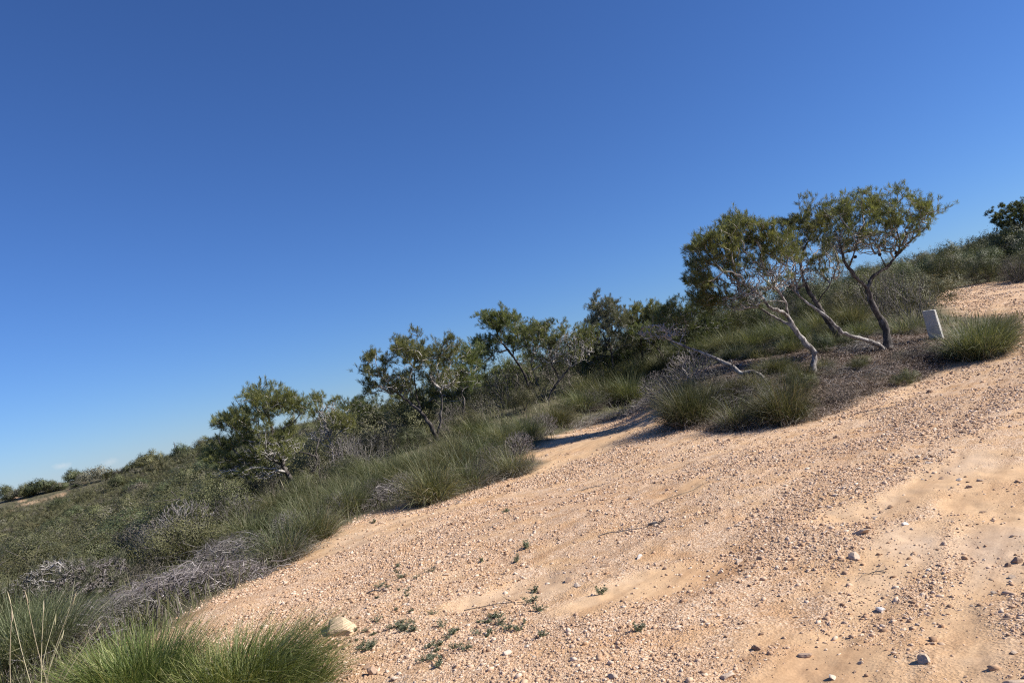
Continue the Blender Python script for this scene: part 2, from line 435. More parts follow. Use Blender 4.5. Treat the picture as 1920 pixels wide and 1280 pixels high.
def ground_mat():
    m, nt = newmat('ground')
    geo = N(nt, 'ShaderNodeNewGeometry'); P = geo.outputs['Position']
    def attr(n):
        a = N(nt, 'ShaderNodeAttribute', attribute_name=n); return a.outputs['Fac']
    bare, lit, sm = attr('bare'), attr('litter'), attr('smooth')
    tm = N(nt, 'ShaderNodeMapping', vector_type='TEXTURE'); tm.inputs['Rotation'].default_value = (0, 0, TRACK_ANG); tm.inputs['Scale'].default_value = (3.6, .2, 1); nt.links.new(P, tm.inputs['Vector'])
    n5 = noise(nt, tm.outputs[0], 1.0, 4, .6)
    n1 = noise(nt, P, .55, 5, .6); n2 = noise(nt, P, 2.6, 5, .6); n3 = noise(nt, P, 22, 5, .7); n4 = noise(nt, P, 75, 3, .7)
    c = ramp(nt, [(.34, (.48, .275, .14)), (.46, (.58, .37, .20)), (.56, (.65, .44, .255)), (.68, (.69, .49, .31))],
             mathn(nt, 'ADD', mathn(nt, 'MULTIPLY', n1, .55), mathn(nt, 'MULTIPLY', n2, .45)))
    # fine crushed stone between the pebbles
    vo = N(nt, 'ShaderNodeTexVoronoi', inp={'Scale': 62.0}); nt.links.new(P, vo.inputs['Vector'])
    vc = N(nt, 'ShaderNodeSeparateColor'); nt.links.new(vo.outputs['Color'], vc.inputs[0])
    g = ramp(nt, [(0, (.30, .175, .10)), (.35, (.53, .345, .215)), (.75, (.65, .47, .325)), (1, (.74, .60, .46))], vc.outputs[0])
    gf = mathn(nt, 'MULTIPLY', mathn(nt, 'SUBTRACT', .8, sm, True), ramp(nt, [(.38, (0.1,) * 3), (.55, (.9,) * 3)], n2))
    c = mixc(nt, gf, c, g)
    cs = ramp(nt, [(.3, (.54, .335, .18)), (.5, (.61, .41, .235)), (.68, (.54, .40, .28))], n1)
    c = mixc(nt, mathn(nt, 'MULTIPLY', sm, .8), c, cs)
    c = mixc(nt, .35, c, ramp(nt, [(.28, (.6, .54, .5)), (.5, (1.0, 1.0, 1.0)), (.72, (1.22, 1.22, 1.22))], n3), 'MULTIPLY')
    c = mixc(nt, .3, c, ramp(nt, [(.25, (.6, .55, .5)), (.5, (1, 1, 1)), (.75, (1.2, 1.2, 1.2))], n4), 'MULTIPLY')
    c = mixc(nt, .75, c, ramp(nt, [(.36, (.74, .71, .69)), (.5, (.99, 1.0, 1.0)), (.62, (1.07, 1.09, 1.10))], n5), 'MULTIPLY')
    scrub = ramp(nt, [(.3, (.075, .072, .044)), (.5, (.115, .106, .064)), (.72, (.20, .165, .105))], n2)
    c = mixc(nt, bare, scrub, c)
    lc = ramp(nt, [(.3, (.15, .115, .085)), (.5, (.24, .19, .145)), (.72, (.36, .29, .225))], noise(nt, P, 9, 6, .75))
    c = mixc(nt, mathn(nt, 'MULTIPLY', lit, .93), c, lc)
    p = N(nt, 'ShaderNodeBsdfPrincipled', inp={'Roughness': .95, 'Specular IOR Level': .1}); nt.links.new(c, p.inputs['Base Color'])
    h = mathn(nt, 'ADD', mathn(nt, 'MULTIPLY', n3, .55), mathn(nt, 'MULTIPLY', vo.outputs['Distance'], .34))
    h = mathn(nt, 'ADD', h, mathn(nt, 'MULTIPLY', n4, .35))
    bp = N(nt, 'ShaderNodeBump', inp={'Strength': .85, 'Distance': .022}); nt.links.new(mathn(nt, 'MULTIPLY_ADD', sm, -.7), bp.inputs['Strength']); nt.nodes[-1].inputs[2].default_value = .85; nt.links.new(h, bp.inputs['Height'])
    nt.links.new(bp.outputs[0], p.inputs['Normal'])
    o = N(nt, 'ShaderNodeOutputMaterial'); nt.links.new(p.outputs[0], o.inputs[0])
    return m


# ------------------------------------------------------------------ world and sun
SUN_AZ, SUN_EL = math.radians(97), math.radians(36)
SUN_DIR = np.array([math.sin(SUN_AZ) * math.cos(SUN_EL), math.cos(SUN_AZ) * math.cos(SUN_EL), math.sin(SUN_EL)])
w = bpy.data.worlds.new('World'); scene.world = w; w.use_nodes = True
nt = w.node_tree; nt.nodes.clear()
sky = N(nt, 'ShaderNodeTexSky', sky_type='NISHITA', sun_disc=False)
sky.sun_elevation = SUN_EL; sky.sun_rotation = SUN_AZ
sky.altitude = 0; sky.air_density = SKY_AIR; sky.dust_density = SKY_DUST; sky.ozone_density = SKY_OZ
bg = N(nt, 'ShaderNodeBackground', inp={'Strength': SKY_STR})
# two small cloud wisps low over the far hill
tc = N(nt, 'ShaderNodeTexCoord')
col = mixc(nt, 1.0, sky.outputs[0], (.59, .725, .985), 'MULTIPLY')
for (u, v, rad, amt) in ((116, 873, .010, .42), (206, 866, .011, .28)):
    d = unit(ray(u, v))
    mp = N(nt, 'ShaderNodeMapping'); mp.inputs['Location'].default_value = tuple(-d); nt.links.new(tc.outputs['Generated'], mp.inputs[0])
    mq = N(nt, 'ShaderNodeMapping'); mq.inputs['Scale'].default_value = (1, 1, 2.1); nt.links.new(mp.outputs[0], mq.inputs[0])
    ln = N(nt, 'ShaderNodeVectorMath', operation='LENGTH'); nt.links.new(mq.outputs[0], ln.inputs[0])
    nz = noise(nt, tc.outputs['Generated'], 120, 4, .65)
    f = mathn(nt, 'SUBTRACT', mathn(nt, 'ADD', 1.0, mathn(nt, 'MULTIPLY', mathn(nt, 'SUBTRACT', nz, .5), 1.6)), mathn(nt, 'DIVIDE', ln.outputs['Value'], rad), True)
    col = mixc(nt, mathn(nt, 'MULTIPLY', f, amt, True), col, (6.5, 6.7, 6.9))
nt.links.new(col, bg.inputs[0])
wo = N(nt, 'ShaderNodeOutputWorld'); nt.links.new(bg.outputs[0], wo.inputs[0])
sd = bpy.data.lights.new('sun', 'SUN'); so = bpy.data.objects.new('sun', sd); COL.objects.link(so)
sd.energy = SUN_E; sd.angle = math.radians(.53); sd.color = (1, .945, .87)
so.rotation_euler = Vector(-SUN_DIR).to_track_quat('-Z', 'Y').to_euler(); so.location = (10, 0, 30)
vs = scene.view_settings
vs.view_transform = 'Standard'; vs.look = 'None'; vs.exposure = EXPO; vs.gamma = 1; vs.use_curve_mapping = False
scene.cycles.max_bounces = 5; scene.cycles.diffuse_bounces = 3; scene.cycles.glossy_bounces = 1; scene.cycles.transmission_bounces = 3
scene.cycles.use_adaptive_sampling = True; scene.cycles.adaptive_threshold = 0.004
scene.cycles.pixel_filter_type = 'BLACKMAN_HARRIS'; scene.cycles.filter_width = 1.15
scene.cycles.use_denoising = False
scene.cycles.sample_clamp_direct = 8; scene.cycles.sample_clamp_indirect = 2


# ------------------------------------------------------------------ ground sheet
def build_ground():
    az = np.radians(np.concatenate([np.arange(-180, -60, 3.0), np.arange(-60, -42, 1.0), np.arange(-42, 42, .12), np.arange(42, 60, 1.0), np.arange(60, 180, 3.0)]))
    r = [0.6]
    while r[-1] < 5000:
        q = r[-1]
        r.append(q * (1.06 if q < 2.2 else 1.0065 if q < 26 else 1.018 if q < 200 else 1.07))
    r = np.array(r)
    R, A = np.meshgrid(r, az, indexing='ij')
    x, y = R * np.sin(A), R * np.cos(A)
    z = Z(x, y)
    b, l, s = masks(x.ravel(), y.ravel())
    # tyre ruts pressed into the smooth dirt, crust on the rest
    z = z - (.012 * s * (R.ravel() < 15)).reshape(z.shape)
    nr, na = len(r), len(az)
    v = np.stack([x, y, z], -1).reshape(-1, 3)
    i = np.arange(nr - 1)[:, None] * na; j = np.arange(na)[None]; jn = (j + 1) % na
    f = np.stack([i + j, i + jn, i + na + jn, i + na + j], -1).reshape(-1, 4)
    f = f[:, ::-1]
    cap = len(v)
    v = np.vstack([v, [[0, 0, -1.6]]])
    k = np.arange(na); kn = (k + 1) % na
    f = np.vstack([f, np.stack([np.full(na, cap), k, kn, kn], -1)[:0]]) if False else f
    at3 = {'bare': np.append(b, 1), 'litter': np.append(l, 0), 'smooth': np.append(s, 0)}
    me = mesh_np('ground', v, f, ground_mat(), True, at3)
    link('ground', me, kind='structure')


# ------------------------------------------------------------------ stones
_phi_ = (1 + 5 ** .5) / 2
ICO_V = unit(np.array([(-1, _phi_, 0), (1, _phi_, 0), (-1, -_phi_, 0), (1, -_phi_, 0), (0, -1, _phi_), (0, 1, _phi_), (0, -1, -_phi_), (0, 1, -_phi_),
                       (_phi_, 0, -1), (_phi_, 0, 1), (-_phi_, 0, -1), (-_phi_, 0, 1)]))
ICO_F = np.array([(0, 11, 5), (0, 5, 1), (0, 1, 7), (0, 7, 10), (0, 10, 11), (1, 5, 9), (5, 11, 4), (11, 10, 2), (10, 7, 6), (7, 1, 8),
                  (3, 9, 4), (3, 4, 2), (3, 2, 6), (3, 6, 8), (3, 8, 9), (4, 9, 5), (2, 4, 11), (6, 2, 10), (8, 6, 7), (9, 8, 1)])


def ground_z(x, y):
    b, l, s = masks(x, y)
    return Z(x, y) - .012 * s * (np.hypot(x, y) < 15), b, l, s


def build_gravel():
    g = RS(11)
    n = 640000
    r = np.exp(g.uniform(math.log(2.5), math.log(48), n)); a = np.radians(g.uniform(-40, 42, n))
    x, y = r * np.sin(a), r * np.cos(a)
    b, l, s = masks(x, y)
    dens = np.clip(.72 + 2.3 * fbm(x, y, 1.1, 77, 4) + 1.2 * fbm(x, y, .3, 78, 2), .04, 1)
    ca, sa = math.cos(TRACK_ANG), math.sin(TRACK_ANG)
    dens = np.clip(dens * (1 + 1.8 * fbm((x * ca + y * sa) / 7, -x * sa + y * ca, .5, 79, 3)), .04, 1)
    keep = g.rand(n) < b * (1 - .75 * l) * (1 - .8 * np.clip(s * 1.3, 0, 1)) * dens
    x, y, r = x[keep], y[keep], r[keep]
    n = len(x)
    size = np.minimum(r * .00058 * (1 - g.rand(n)) ** (-1 / 2.0), .006 + .014 * g.rand(n) ** 2 + r * .0009)
    size = np.maximum(size, .004)
    z, b, l, s = ground_z(x, y)
    shapes = unit(ICO_V)[None] * (1 + .28 * g.randn(40, 12, 1))
    sh = shapes[g.randint(0, 40, n)]
    sc = np.stack([g.uniform(.8, 1.35, n), g.uniform(.65, 1.0, n), g.uniform(.4, .8, n)], -1)
    v = sh * (sc * size[:, None])[:, None]
    # tumble a little, then spin
    t = g.normal(0, .35, n)[:, None]; c, si = np.cos(t), np.sin(t)
    v = np.stack([v[..., 0], v[..., 1] * c - v[..., 2] * si, v[..., 1] * si + v[..., 2] * c], -1)
    t = g.uniform(0, 6.28, n)[:, None]; c, si = np.cos(t), np.sin(t)
    v = np.stack([v[..., 0] * c - v[..., 1] * si, v[..., 0] * si + v[..., 1] * c, v[..., 2]], -1)
    v = v + np.stack([x, y, z + size * g.uniform(-.25, .22, n)], -1)[:, None]
    f = ICO_F[None] + (np.arange(n) * 12)[:, None, None]
    me = mesh_np('gravel', v.reshape(-1, 3), f.reshape(-1, 3), GRAVEL)
    link('gravel', me, kind='stuff', label='loose pale gravel scattered over the bare orange dirt slope', cat='gravel')
    print('gravel', n)


def rock_mesh(name, seed, mat, flat=.6):
    import bmesh
    g = RS(seed)
    bm = bmesh.new(); bmesh.ops.create_icosphere(bm, subdivisions=3, radius=1)
    planes = unit(g.randn(9, 3)); offs = g.uniform(.42, .85, 9)
    for vv in bm.verts:
        p = np.array(vv.co)
        for pl, of in zip(planes, offs):
            d = p @ pl
            if d > of: p = p - pl * (d - of) * .98
        p = p * (1 + .04 * math.sin(p[0] * 9 + seed) * math.cos(p[1] * 8)) + g.randn(3) * .012
        vv.co = p * np.array([1.15, .85, flat])
    me = bpy.data.meshes.new(name); bm.to_mesh(me); bm.free(); me.materials.append(mat)
    return me


# ------------------------------------------------------------------ plants
def blades_mesh(name, mat, n, seed, H, r0, tilt, droop, w, seg=4, curl=.5, hmin=.25, lean=(0, 0), tiltmin=0.0, azn=.8):
    g = RS(seed)
    az = g.uniform(0, 2 * math.pi, n); u = np.sqrt(g.rand(n))
    base = np.stack([np.cos(az) * u * r0, np.sin(az) * u * r0, np.zeros(n) - .04], -1)
    az2 = az + g.normal(0, azn, n)
    t0 = tiltmin + (tilt - tiltmin) * np.clip(u * .65 + g.rand(n) * .45, 0, 1.15)
    L = H * g.uniform(hmin, 1.08, n) * (1 - .12 * u)
    dr = droop * g.uniform(.3, 1.5, n)
    T = np.linspace(0, 1, seg + 1)
    ang = t0[:, None] + dr[:, None] * T[None] ** 1.6 + (g.rand(n) < .14)[:, None] * g.uniform(.5, 1.4, n)[:, None] * (T[None] > g.uniform(.25, .7, n)[:, None])
    azs = az2[:, None] + g.normal(0, curl, n)[:, None] * T[None]
    ds = (L / seg)[:, None]
    st = np.stack([np.sin(ang) * np.cos(azs), np.sin(ang) * np.sin(azs), np.cos(ang)], -1) * ds[..., None]
    st = st + np.array([lean[0], lean[1], 0]) * (ds * T[None])[..., None]
    pts = base[:, None] + np.concatenate([np.zeros((n, 1, 3)), np.cumsum(st[:, :-1], 1)], 1)
    pts[..., 2] = np.maximum(pts[..., 2], -.03)
    side = np.stack([-np.sin(azs), np.cos(azs), np.zeros_like(azs)], -1)
    tw = g.uniform(-1.2, 1.2, n)[:, None, None]
    side = side * np.cos(tw) + np.array([0, 0, 1.0]) * np.sin(tw) * .6
    wid = (w * g.uniform(.6, 1.3, n))[:, None] * np.array([.8, 1, .85, .6, .12])[None, :seg + 1] if seg == 4 else (w * g.uniform(.6, 1.3, n))[:, None] * np.linspace(1, .1, seg + 1)[None]
    a = pts + side * wid[..., None] * .5; b = pts - side * wid[..., None] * .5
    v = np.stack([a, b], 2).reshape(n, -1, 3)
    q = np.array([[2 * k, 2 * k + 1, 2 * k + 3, 2 * k + 2] for k in range(seg)])
    f = q[None] + (np.arange(n) * 2 * (seg + 1))[:, None, None]
    return mesh_np(name, v.reshape(-1, 3), f.reshape(-1, 4), mat)


def make_tussock(seed, n=1500, dry=500, mat=None, H=1.0, tilt=1.0, droop=.8, w=.006, lean=(0, 0), r0=.17, kind='grass_tussock', thatch=None, azn=.8):
    root = bpy.data.objects.new(kind, None); COL.objects.link(root); root.empty_display_size = .2
    root['category'] = 'grass tussock'
    link('blades', blades_mesh('blades', mat or GRASS, n, seed, H, r0, tilt, droop, w, lean=lean, azn=azn), root)
    if dry: link('dry_thatch', blades_mesh('dry_thatch', thatch or THATCH, dry, seed + 1, H * .68, r0 * 1.25, tilt * 1.35, droop * 1.2, w * 1.0, curl=.6, lean=lean, tiltmin=.35, azn=azn), root)
    return root


def grow(sk_pos, sk_len, sk_par, att, bf=.3):
    """a tree that reaches every attractor, joined cheaply to what has already grown"""
    ns, na = len(sk_pos), len(att)
    pos = np.vstack([sk_pos, att]); plen = np.concatenate([sk_len, np.zeros(na)]); par = np.concatenate([sk_par, np.full(na, -1)]).astype(int)
    D = np.linalg.norm(att[:, None] - sk_pos[None], axis=-1) + bf * sk_len[None]
    bp = D.argmin(1); best = D[np.arange(na), bp]
    done = np.zeros(na, bool); order = []
    for _ in range(na):
        c = np.where(done, 1e9, best); i = int(c.argmin()); done[i] = True
        p = bp[i]; par[ns + i] = p
        plen[ns + i] = plen[p] + np.linalg.norm(pos[p] - att[i]); order.append(ns + i)
        d = np.linalg.norm(att - att[i], axis=-1) + bf * plen[ns + i]
        m = d < best; best = np.where(m, d, best); bp = np.where(m, ns + i, bp)
    return pos, par, order


def chains_of(pos, par, order, ns, tip_r, exp=.5, rmax=None):
    n = len(pos); cnt = np.zeros(n)
    kids = [[] for _ in range(n)]
    for i in order: kids[par[i]].append(i)
    for i in reversed(order):
        if not kids[i]: cnt[i] = 1
        cnt[par[i]] += cnt[i]
    rad = tip_r * np.maximum(cnt, 1) ** exp
    if rmax: rad = np.minimum(rad, rmax)
    out = []
    for i in order:
        p = par[i]
        if p >= ns and kids[p] and max(kids[p], key=lambda q: cnt[q]) == i: continue
        ch = [p, i]
        while kids[ch[-1]]: ch.append(max(kids[ch[-1]], key=lambda q: cnt[q]))
        rr = rad[ch].copy(); rr[0] = rr[1]
        out.append((pos[ch], rr))
    return out, kids


def needle_tufts(soup, P, D, g, n=24, L=.085, w=.0075, up=.45, spread=.55):
    """bottle-brush shoots of thin needles"""
    m = len(P)
    t = g.rand(m, n)
    d = unit(D)[:, None] * 1.0 + spread * g.randn(m, n, 3) + np.array([0, 0, up])
    d = unit(d)
    Ln = L * g.uniform(.7, 1.25, (m, n, 1))
    o = P[:, None] - unit(D)[:, None] * (t[..., None] * .11)
    s = unit(np.cross(d, unit(g.randn(m, n, 3)))) * w * .5
    mid = o + d * Ln * .55
    v = np.stack([o, mid + s, o + d * Ln, mid - s], 2)
    v = v.reshape(-1, 3)
    f = np.arange(m * n * 4).reshape(-1, 4)
    soup.add(v, f)


def leaf_clumps(soup, P, g, n=14, R=.14, L=.05, w=.024, nrm=None, face=2.2):
    m = len(P)
    if nrm is None: nrm = np.tile([0, 0, 1.0], (m, 1))
    off = g.randn(m, n, 3) * R * .5
    o = P[:, None] + off
    q = unit(nrm[:, None] * face + unit(off) * .8 + g.randn(m, n, 3) * .35)
    d = unit(np.cross(q, g.randn(m, n, 3)))
    s = np.cross(q, d) * w * g.uniform(.6, 1.2, (m, n, 1)) * .5
    Ln = L * g.uniform(.6, 1.3, (m, n, 1))
    v = np.stack([o, o + d * Ln * .5 + s, o + d * Ln, o + d * Ln * .5 - s], 2).reshape(-1, 3)
    soup.add(v, np.arange(m * n * 4).reshape(-1, 4))


def ellipsoid_pts(g, n, shell=.55):
    p = unit(g.randn(n, 3)); r = (shell ** 3 + (1 - shell ** 3) * g.rand(n)) ** (1 / 3)
    return p * r[:, None]


def build_tree(base, lines, blobs, label, cat='tree', name='pine_tree', group=None, bark=None, needle=None, seed=1, tip=.0052, tuft=30, L=.105, tw=.0064,
               cones=(), bf=.3, K_=2, dens=.85, Y=None, twig=None, k=9):
    g = RS(seed)
    b = G(*base)
    if Y is not None:
        b = at(base[0], base[1], Y); b[2] = float(Z(b[0:1], b[1:2])[0])
    Y0 = b[1]; mpp = Y0 / FPX
    root = bpy.data.objects.new(name, None); COL.objects.link(root); root.location = tuple(b); root.empty_display_size = .3
    tag(root, label, cat, group)
    sp, sl, spar = [], [], []
    trunk = Soup(4)
    for pts, r0, r1 in lines:
        r0 *= .86; r1 *= .86
        W = [at(u, v, Y0 + dy) for u, v, dy in pts]
        first = not sp
        if first:
            W[0] = b - np.array([0, 0, .12])
        L_ = smooth_line(W, .07, g, .008)
        if not first:
            S = np.array(sp); j = int(np.linalg.norm(S - L_[0], axis=1).argmin())
            if np.linalg.norm(S[j] - L_[0]) < .6: L_[0] = S[j]
            plen0, pj = sl[j], j
        else: plen0, pj = 0, -1
        rr = np.linspace(1, 0, len(L_)) ** .8 * (r0 - r1) + r1
        if first: rr[:4] *= np.array([1.9, 1.55, 1.28, 1.1])
        rr = rr * (1 + .15 * np.interp(np.arange(len(L_)), np.arange(0, len(L_) + 3, 3), g.randn(len(np.arange(0, len(L_) + 3, 3)))))
        tube(trunk, L_ - b, rr, k, .06, g)
        dl = np.concatenate([[0], np.cumsum(np.linalg.norm(np.diff(L_, axis=0), axis=1))])
        for q in range(len(L_)):
            sp.append(L_[q]); spar.append(pj if q == 0 else len(sp) - 2); sl.append(plen0 + dl[q])
    link('trunk', trunk.mesh('trunk', bark or BARK, True), root)
    att, leafy = [], []
    for (u, v, ru, rv, dy, rd, n, lf) in blobs:
        n = int(n * (dens if lf > .5 else 3.6))
        c = at(u, v, Y0 + dy)
        if lf > .5:
            nc = max(4, int(n / 6)); e = ellipsoid_pts(g, nc, .5)[g.randint(0, nc, n)]
            e = e + g.randn(n, 3) * .08 / np.array([ru * mpp, rv * mpp, rd]) * np.array([1, .75, 1])
        else: e = ellipsoid_pts(g, n)
        e = e * (1 + .25 * np.sin(e[:, :1] * 5 + u) * np.cos(e[:, 2:] * 4 + v))
        p = c + RV * (e[:, :1] * ru * mpp) + UV * (e[:, 1:2] * rv * mpp) + np.array([0, 1.0, 0]) * (e[:, 2:] * rd)
        att.append(p); leafy.append(g.rand(n) < lf)
    att = np.vstack(att); leafy = np.concatenate(leafy)
    gz = Z(att[:, 0], att[:, 1]) + .12
    att[:, 2] = np.maximum(att[:, 2], gz)
    sp = np.array(sp); sl = np.array(sl); ns = len(sp)
    pos, par, order = grow(sp, sl * .8, np.array(spar), att, bf)
    ch, kids = chains_of(pos, par, order, ns, tip, .42, .04)
    br = Soup(4)
    for p, r in ch:
        q = smooth_line(p, .13, g, .014)
        tube(br, q - b, np.interp(np.linspace(0, 1, len(q)), np.linspace(0, 1, len(r)), r), 4 if r[0] > .008 else 3)
    link('branches', br.mesh('branches', twig or TWIG, True), root)
    idx = ns + np.flatnonzero(leafy)
    D = unit(pos[idx] - pos[par[idx]])
    D = unit(D + np.array([0, 0, .65]) + .25 * g.randn(len(D), 3))
    cs = Soup(4)
    P_ = pos[idx]
    for q in range(K_):
        o = P_ + (g.randn(len(P_), 3) * .06 if q else 0)
        Dq = unit(D + (.5 * g.randn(len(D), 3) if q else 0))
        needle_tufts(cs, o + Dq * .04 - b, Dq, g, tuft, L, tw)
    link('crown', cs.mesh('crown', needle or NEEDLE), root)
    for (u, v, dy) in cones:
        c = at(u, v, Y0 + dy) - b
        import bmesh
        bm = bmesh.new()
        bmesh.ops.create_uvsphere(bm, u_segments=9, v_segments=8, radius=1)
        for vv in bm.verts:
            z = vv.co.z; s = (1 - .35 * z) * (1 + .14 * math.cos(9 * z + 3 * math.atan2(vv.co.y, vv.co.x)))
            vv.co = (vv.co.x * .036 * s, vv.co.y * .036 * s, z * .055)
        me = bpy.data.meshes.new('pine_cone'); bm.to_mesh(me); bm.free(); me.materials.append(CONE)
        o = link('pine_cone', me, root, c); o.rotation_euler = (g.uniform(1, 2.4), 0, g.uniform(0, 6))
    return root


def make_shrub(seed, mat, n=170, H=1.0, W=.75, lobes=5, clump=14, R=.13, L=.05, w=.025, name='shrub', cat='shrub', stem=None, stems=True, flat=.0):
    """stems fan out from the base into several leafy lobes"""
    g = RS(seed)
    root = bpy.data.objects.new(name, None); COL.objects.link(root); root.empty_display_size = .2
    root['category'] = cat
    P, NR = [], []
    for q in range(lobes):
        a = q * 6.28 / max(lobes - 1, 1) + g.uniform(-.4, .4); rr = 0 if q == 0 else W * g.uniform(.4, .62)
        c = np.array([math.cos(a) * rr, math.sin(a) * rr, H * (g.uniform(.58, .66) if q == 0 else g.uniform(.34, .56))])
        s = np.array([W * g.uniform(.42, .58), W * g.uniform(.42, .58), H * (.38 if q == 0 else .32)])
        e_ = ellipsoid_pts(g, n // lobes, .6)
        P.append(c + e_ * s); NR.append(unit(e_ / s))
    P = np.vstack(P); NR = np.vstack(NR); P[:, 2] = np.maximum(P[:, 2], .05 * H + .08 * H * g.rand(len(P)))
    if stems:
        sk = np.array([[0, 0, -.08], [0, 0, .02], [0, 0, .1 * H]]); sub = P[g.permutation(len(P))[:max(26, len(P) // 3)]]
        pos, par, order = grow(sk, np.array([0, .1, .2]), np.array([-1, 0, 1]), sub, .5)
        ch, _ = chains_of(pos, par, order, 3, .0055, .5, .04)
        s = Soup(4)
        for p, r in ch: tube(s, p, r, 3)
        link('stems', s.mesh('stems', stem or STEM), root)
    cs = Soup(4); leaf_clumps(cs, P, g, clump, R, L, w, NR)
    link('foliage', cs.mesh('foliage', mat), root)
    return root


def make_dry_bush(seed, n=320, H=.8, W=.7, mat=None, name='dry_bush', tip=.0032, leaves=0, up=1.0, leafmat=None):
    g = RS(seed)
    root = bpy.data.objects.new(name, None); COL.objects.link(root); root.empty_display_size = .2
    root['category'] = 'dry bush'
    e = ellipsoid_pts(g, n, .35)
    P = e * np.array([W, W, H * .55]) + np.array([0, 0, H * .48]); P[:, 2] = np.maximum(P[:, 2], .04)
    sk = np.array([[0, 0, -.08], [0, 0, .03]])
    pos, par, order = grow(sk, np.array([0, .1]), np.array([-1, 0]), P, .6)
    ch, _ = chains_of(pos, par, order, 2, tip, .42, .03)
    s = Soup(4)
    for p, r in ch:
        q = smooth_line(p, .09, g, .012); tube(s, q, np.interp(np.linspace(0, 1, len(q)), np.linspace(0, 1, len(r)), r), 3)
    link('twigs', s.mesh('twigs', mat or BRUSH), root)
    if leaves:
        cs = Soup(4); leaf_clumps(cs, P[g.permutation(len(P))[:leaves]], g, 8, .08, .03, .012)
        link('foliage', cs.mesh('foliage', leafmat or LEAF_GREY), root)
    return root


def brush_pile(seed, pts, wid, hgt, n, mat=None, tip=.004, name='brush_pile', lmax=.7):
    """a heap of dead branches laid along a line on the ground"""
    g = RS(seed)
    line = np.array([G(u, v) for u, v in pts]); b = line[len(line) // 2].copy()
    s = Soup(4)
    T = np.linspace(0, 1, len(line))
    for q in range(n):
        t = g.rand(); c = np.array([np.interp(t, T, line[:, k]) for k in range(2)])
        c = c + g.randn(2) * wid * .45
        h = hgt * (.05 + .95 * g.rand() ** 1.5) * (.5 + .5 * math.sin(math.pi * min(max(t, .08), .92))) * math.exp(-.5 * (g.randn() * .3) ** 2)
        a = g.uniform(0, 6.28) if g.rand() < .6 else g.normal(.35, .4)
        ln = lmax * g.uniform(.25, 1); el = g.normal(.12, .3)
        d = np.array([math.cos(a) * math.cos(el), math.sin(a) * math.cos(el), math.sin(el)])
        z0 = float(Z(c[0:1], c[1:2])[0])
        m = 5; tt = np.linspace(-.5, .5, m)[:, None] * ln
        bend = unit(np.cross(d, g.randn(3))) * ln * g.uniform(.05, .3)
        p = np.array([c[0], c[1], z0 + h]) + d * tt + bend * (1 - (2 * np.linspace(-.5, .5, m)[:, None]) ** 2) + g.randn(m, 3) * .012
        zz = Z(p[:, 0], p[:, 1]) + .004
        p[:, 2] = np.maximum(p[:, 2], zz)
        r = tip * (.7 + 4 * g.rand() ** 5)
        tube(s, p - b, np.linspace(r, r * .45, m), 3)
    return link(name, s.mesh(name, mat or BRUSH), None, b, cat='brush pile')

# ================================================================== the place
build_ground()
build_gravel()

# ------------------------------------------------------------------ pines
TR = 'wind bent pines on the slope'
t = build_tree((1663, 655), [
    ([(1663, 655, 0), (1664, 637, 0), (1659, 612, .05), (1650, 595, .05), (1641, 581, 0), (1633, 562, 0), (1626, 540, -.05)], .105, .065),
    ([(1626, 540, -.05), (1615, 530, -.1), (1606, 523, -.15), (1591, 503, -.2), (1583, 488, -.2), (1578, 470, -.3), (1574, 448, -.3)], .055, .014),
    ([(1626, 540, -.05), (1633, 525, .1), (1641, 515, .1), (1665, 499, .2), (1684, 476, .2), (1704, 456, .25), (1720, 441, .3), (1746, 418, .3)], .05, .010),
    ([(1684, 476, .2), (1687, 455, .1), (1680, 430, 0), (1676, 405, 0)], .026, .008),
    ([(1591, 503, -.2), (1600, 480, -.4), (1606, 455, -.5), (1612, 425, -.5)], .024, .008),
    ([(1662, 501, .2), (1655, 488, 0), (1650, 477, -.1)], .018, .012)],
    [(1690, 402, 64, 36, 0, .85, 300, .95), (1735, 402, 22, 28, .1, .4, 70, 1), (1685, 358, 13, 12, 0, .2, 22, 1), (1600, 394, 54, 32, -.2, .8, 260, .95), (1650, 380, 28, 16, 0, .5, 50, 1),
     (1590, 366, 16, 10, -.2, .3, 24, 1), (1640, 420, 66, 24, 0.2, .9, 150, .8), (1655, 450, 55, 22, 0, .8, 150, .12), (1592, 446, 46, 26, -.2, .7, 120, .25)],
    'tall pine with forked dark trunk and airy spreading crown, nearest the concrete marker', dens=.72, seed=3, cones=((1603, 482, -.2), (1650, 477, -.1), (1680, 474, .2), (1592, 470, -.2)))
# its pale foot limb, sweeping left from the trunk base
def limb(root, pts, r0, r1, mat, seed, blobs):
    g = RS(seed); b = np.array(root.location); Y0 = b[1]; s = Soup(4); mpp = Y0 / FPX
    L_ = smooth_line([at(u, v, Y0 + d) for u, v, d in pts], .07, g, .008)
    rr = np.linspace(r0, r1, len(L_)) * (1 + .06 * g.randn(len(L_)))
    tube(s, L_ - b, rr, 8, .05, g)
    att = np.vstack([at(u, v, Y0 + dy) + (lambda e: RV * (e[:, :1] * ru * mpp) + UV * (e[:, 1:2] * rv * mpp) + np.array([0, 1., 0]) * e[:, 2:] * rd)(ellipsoid_pts(g, n)) for u, v, ru, rv, dy, rd, n in blobs])
    h = len(L_) * 2 // 3
    dl = np.concatenate([[0], np.cumsum(np.linalg.norm(np.diff(L_[h:], axis=0), axis=1))])
    pos, par, order = grow(L_[h:], dl, np.arange(-1, len(L_) - h - 1), att, .3)
    ch, _ = chains_of(pos, par, order, len(L_) - h, .0055, .42, .03)
    for p, r in ch:
        q = smooth_line(p, .12, g, .014); tube(s, q - b, np.interp(np.linspace(0, 1, len(q)), np.linspace(0, 1, len(r)), r), 4)
    o = link('limb', s.mesh('limb', mat, True), root)
    return o
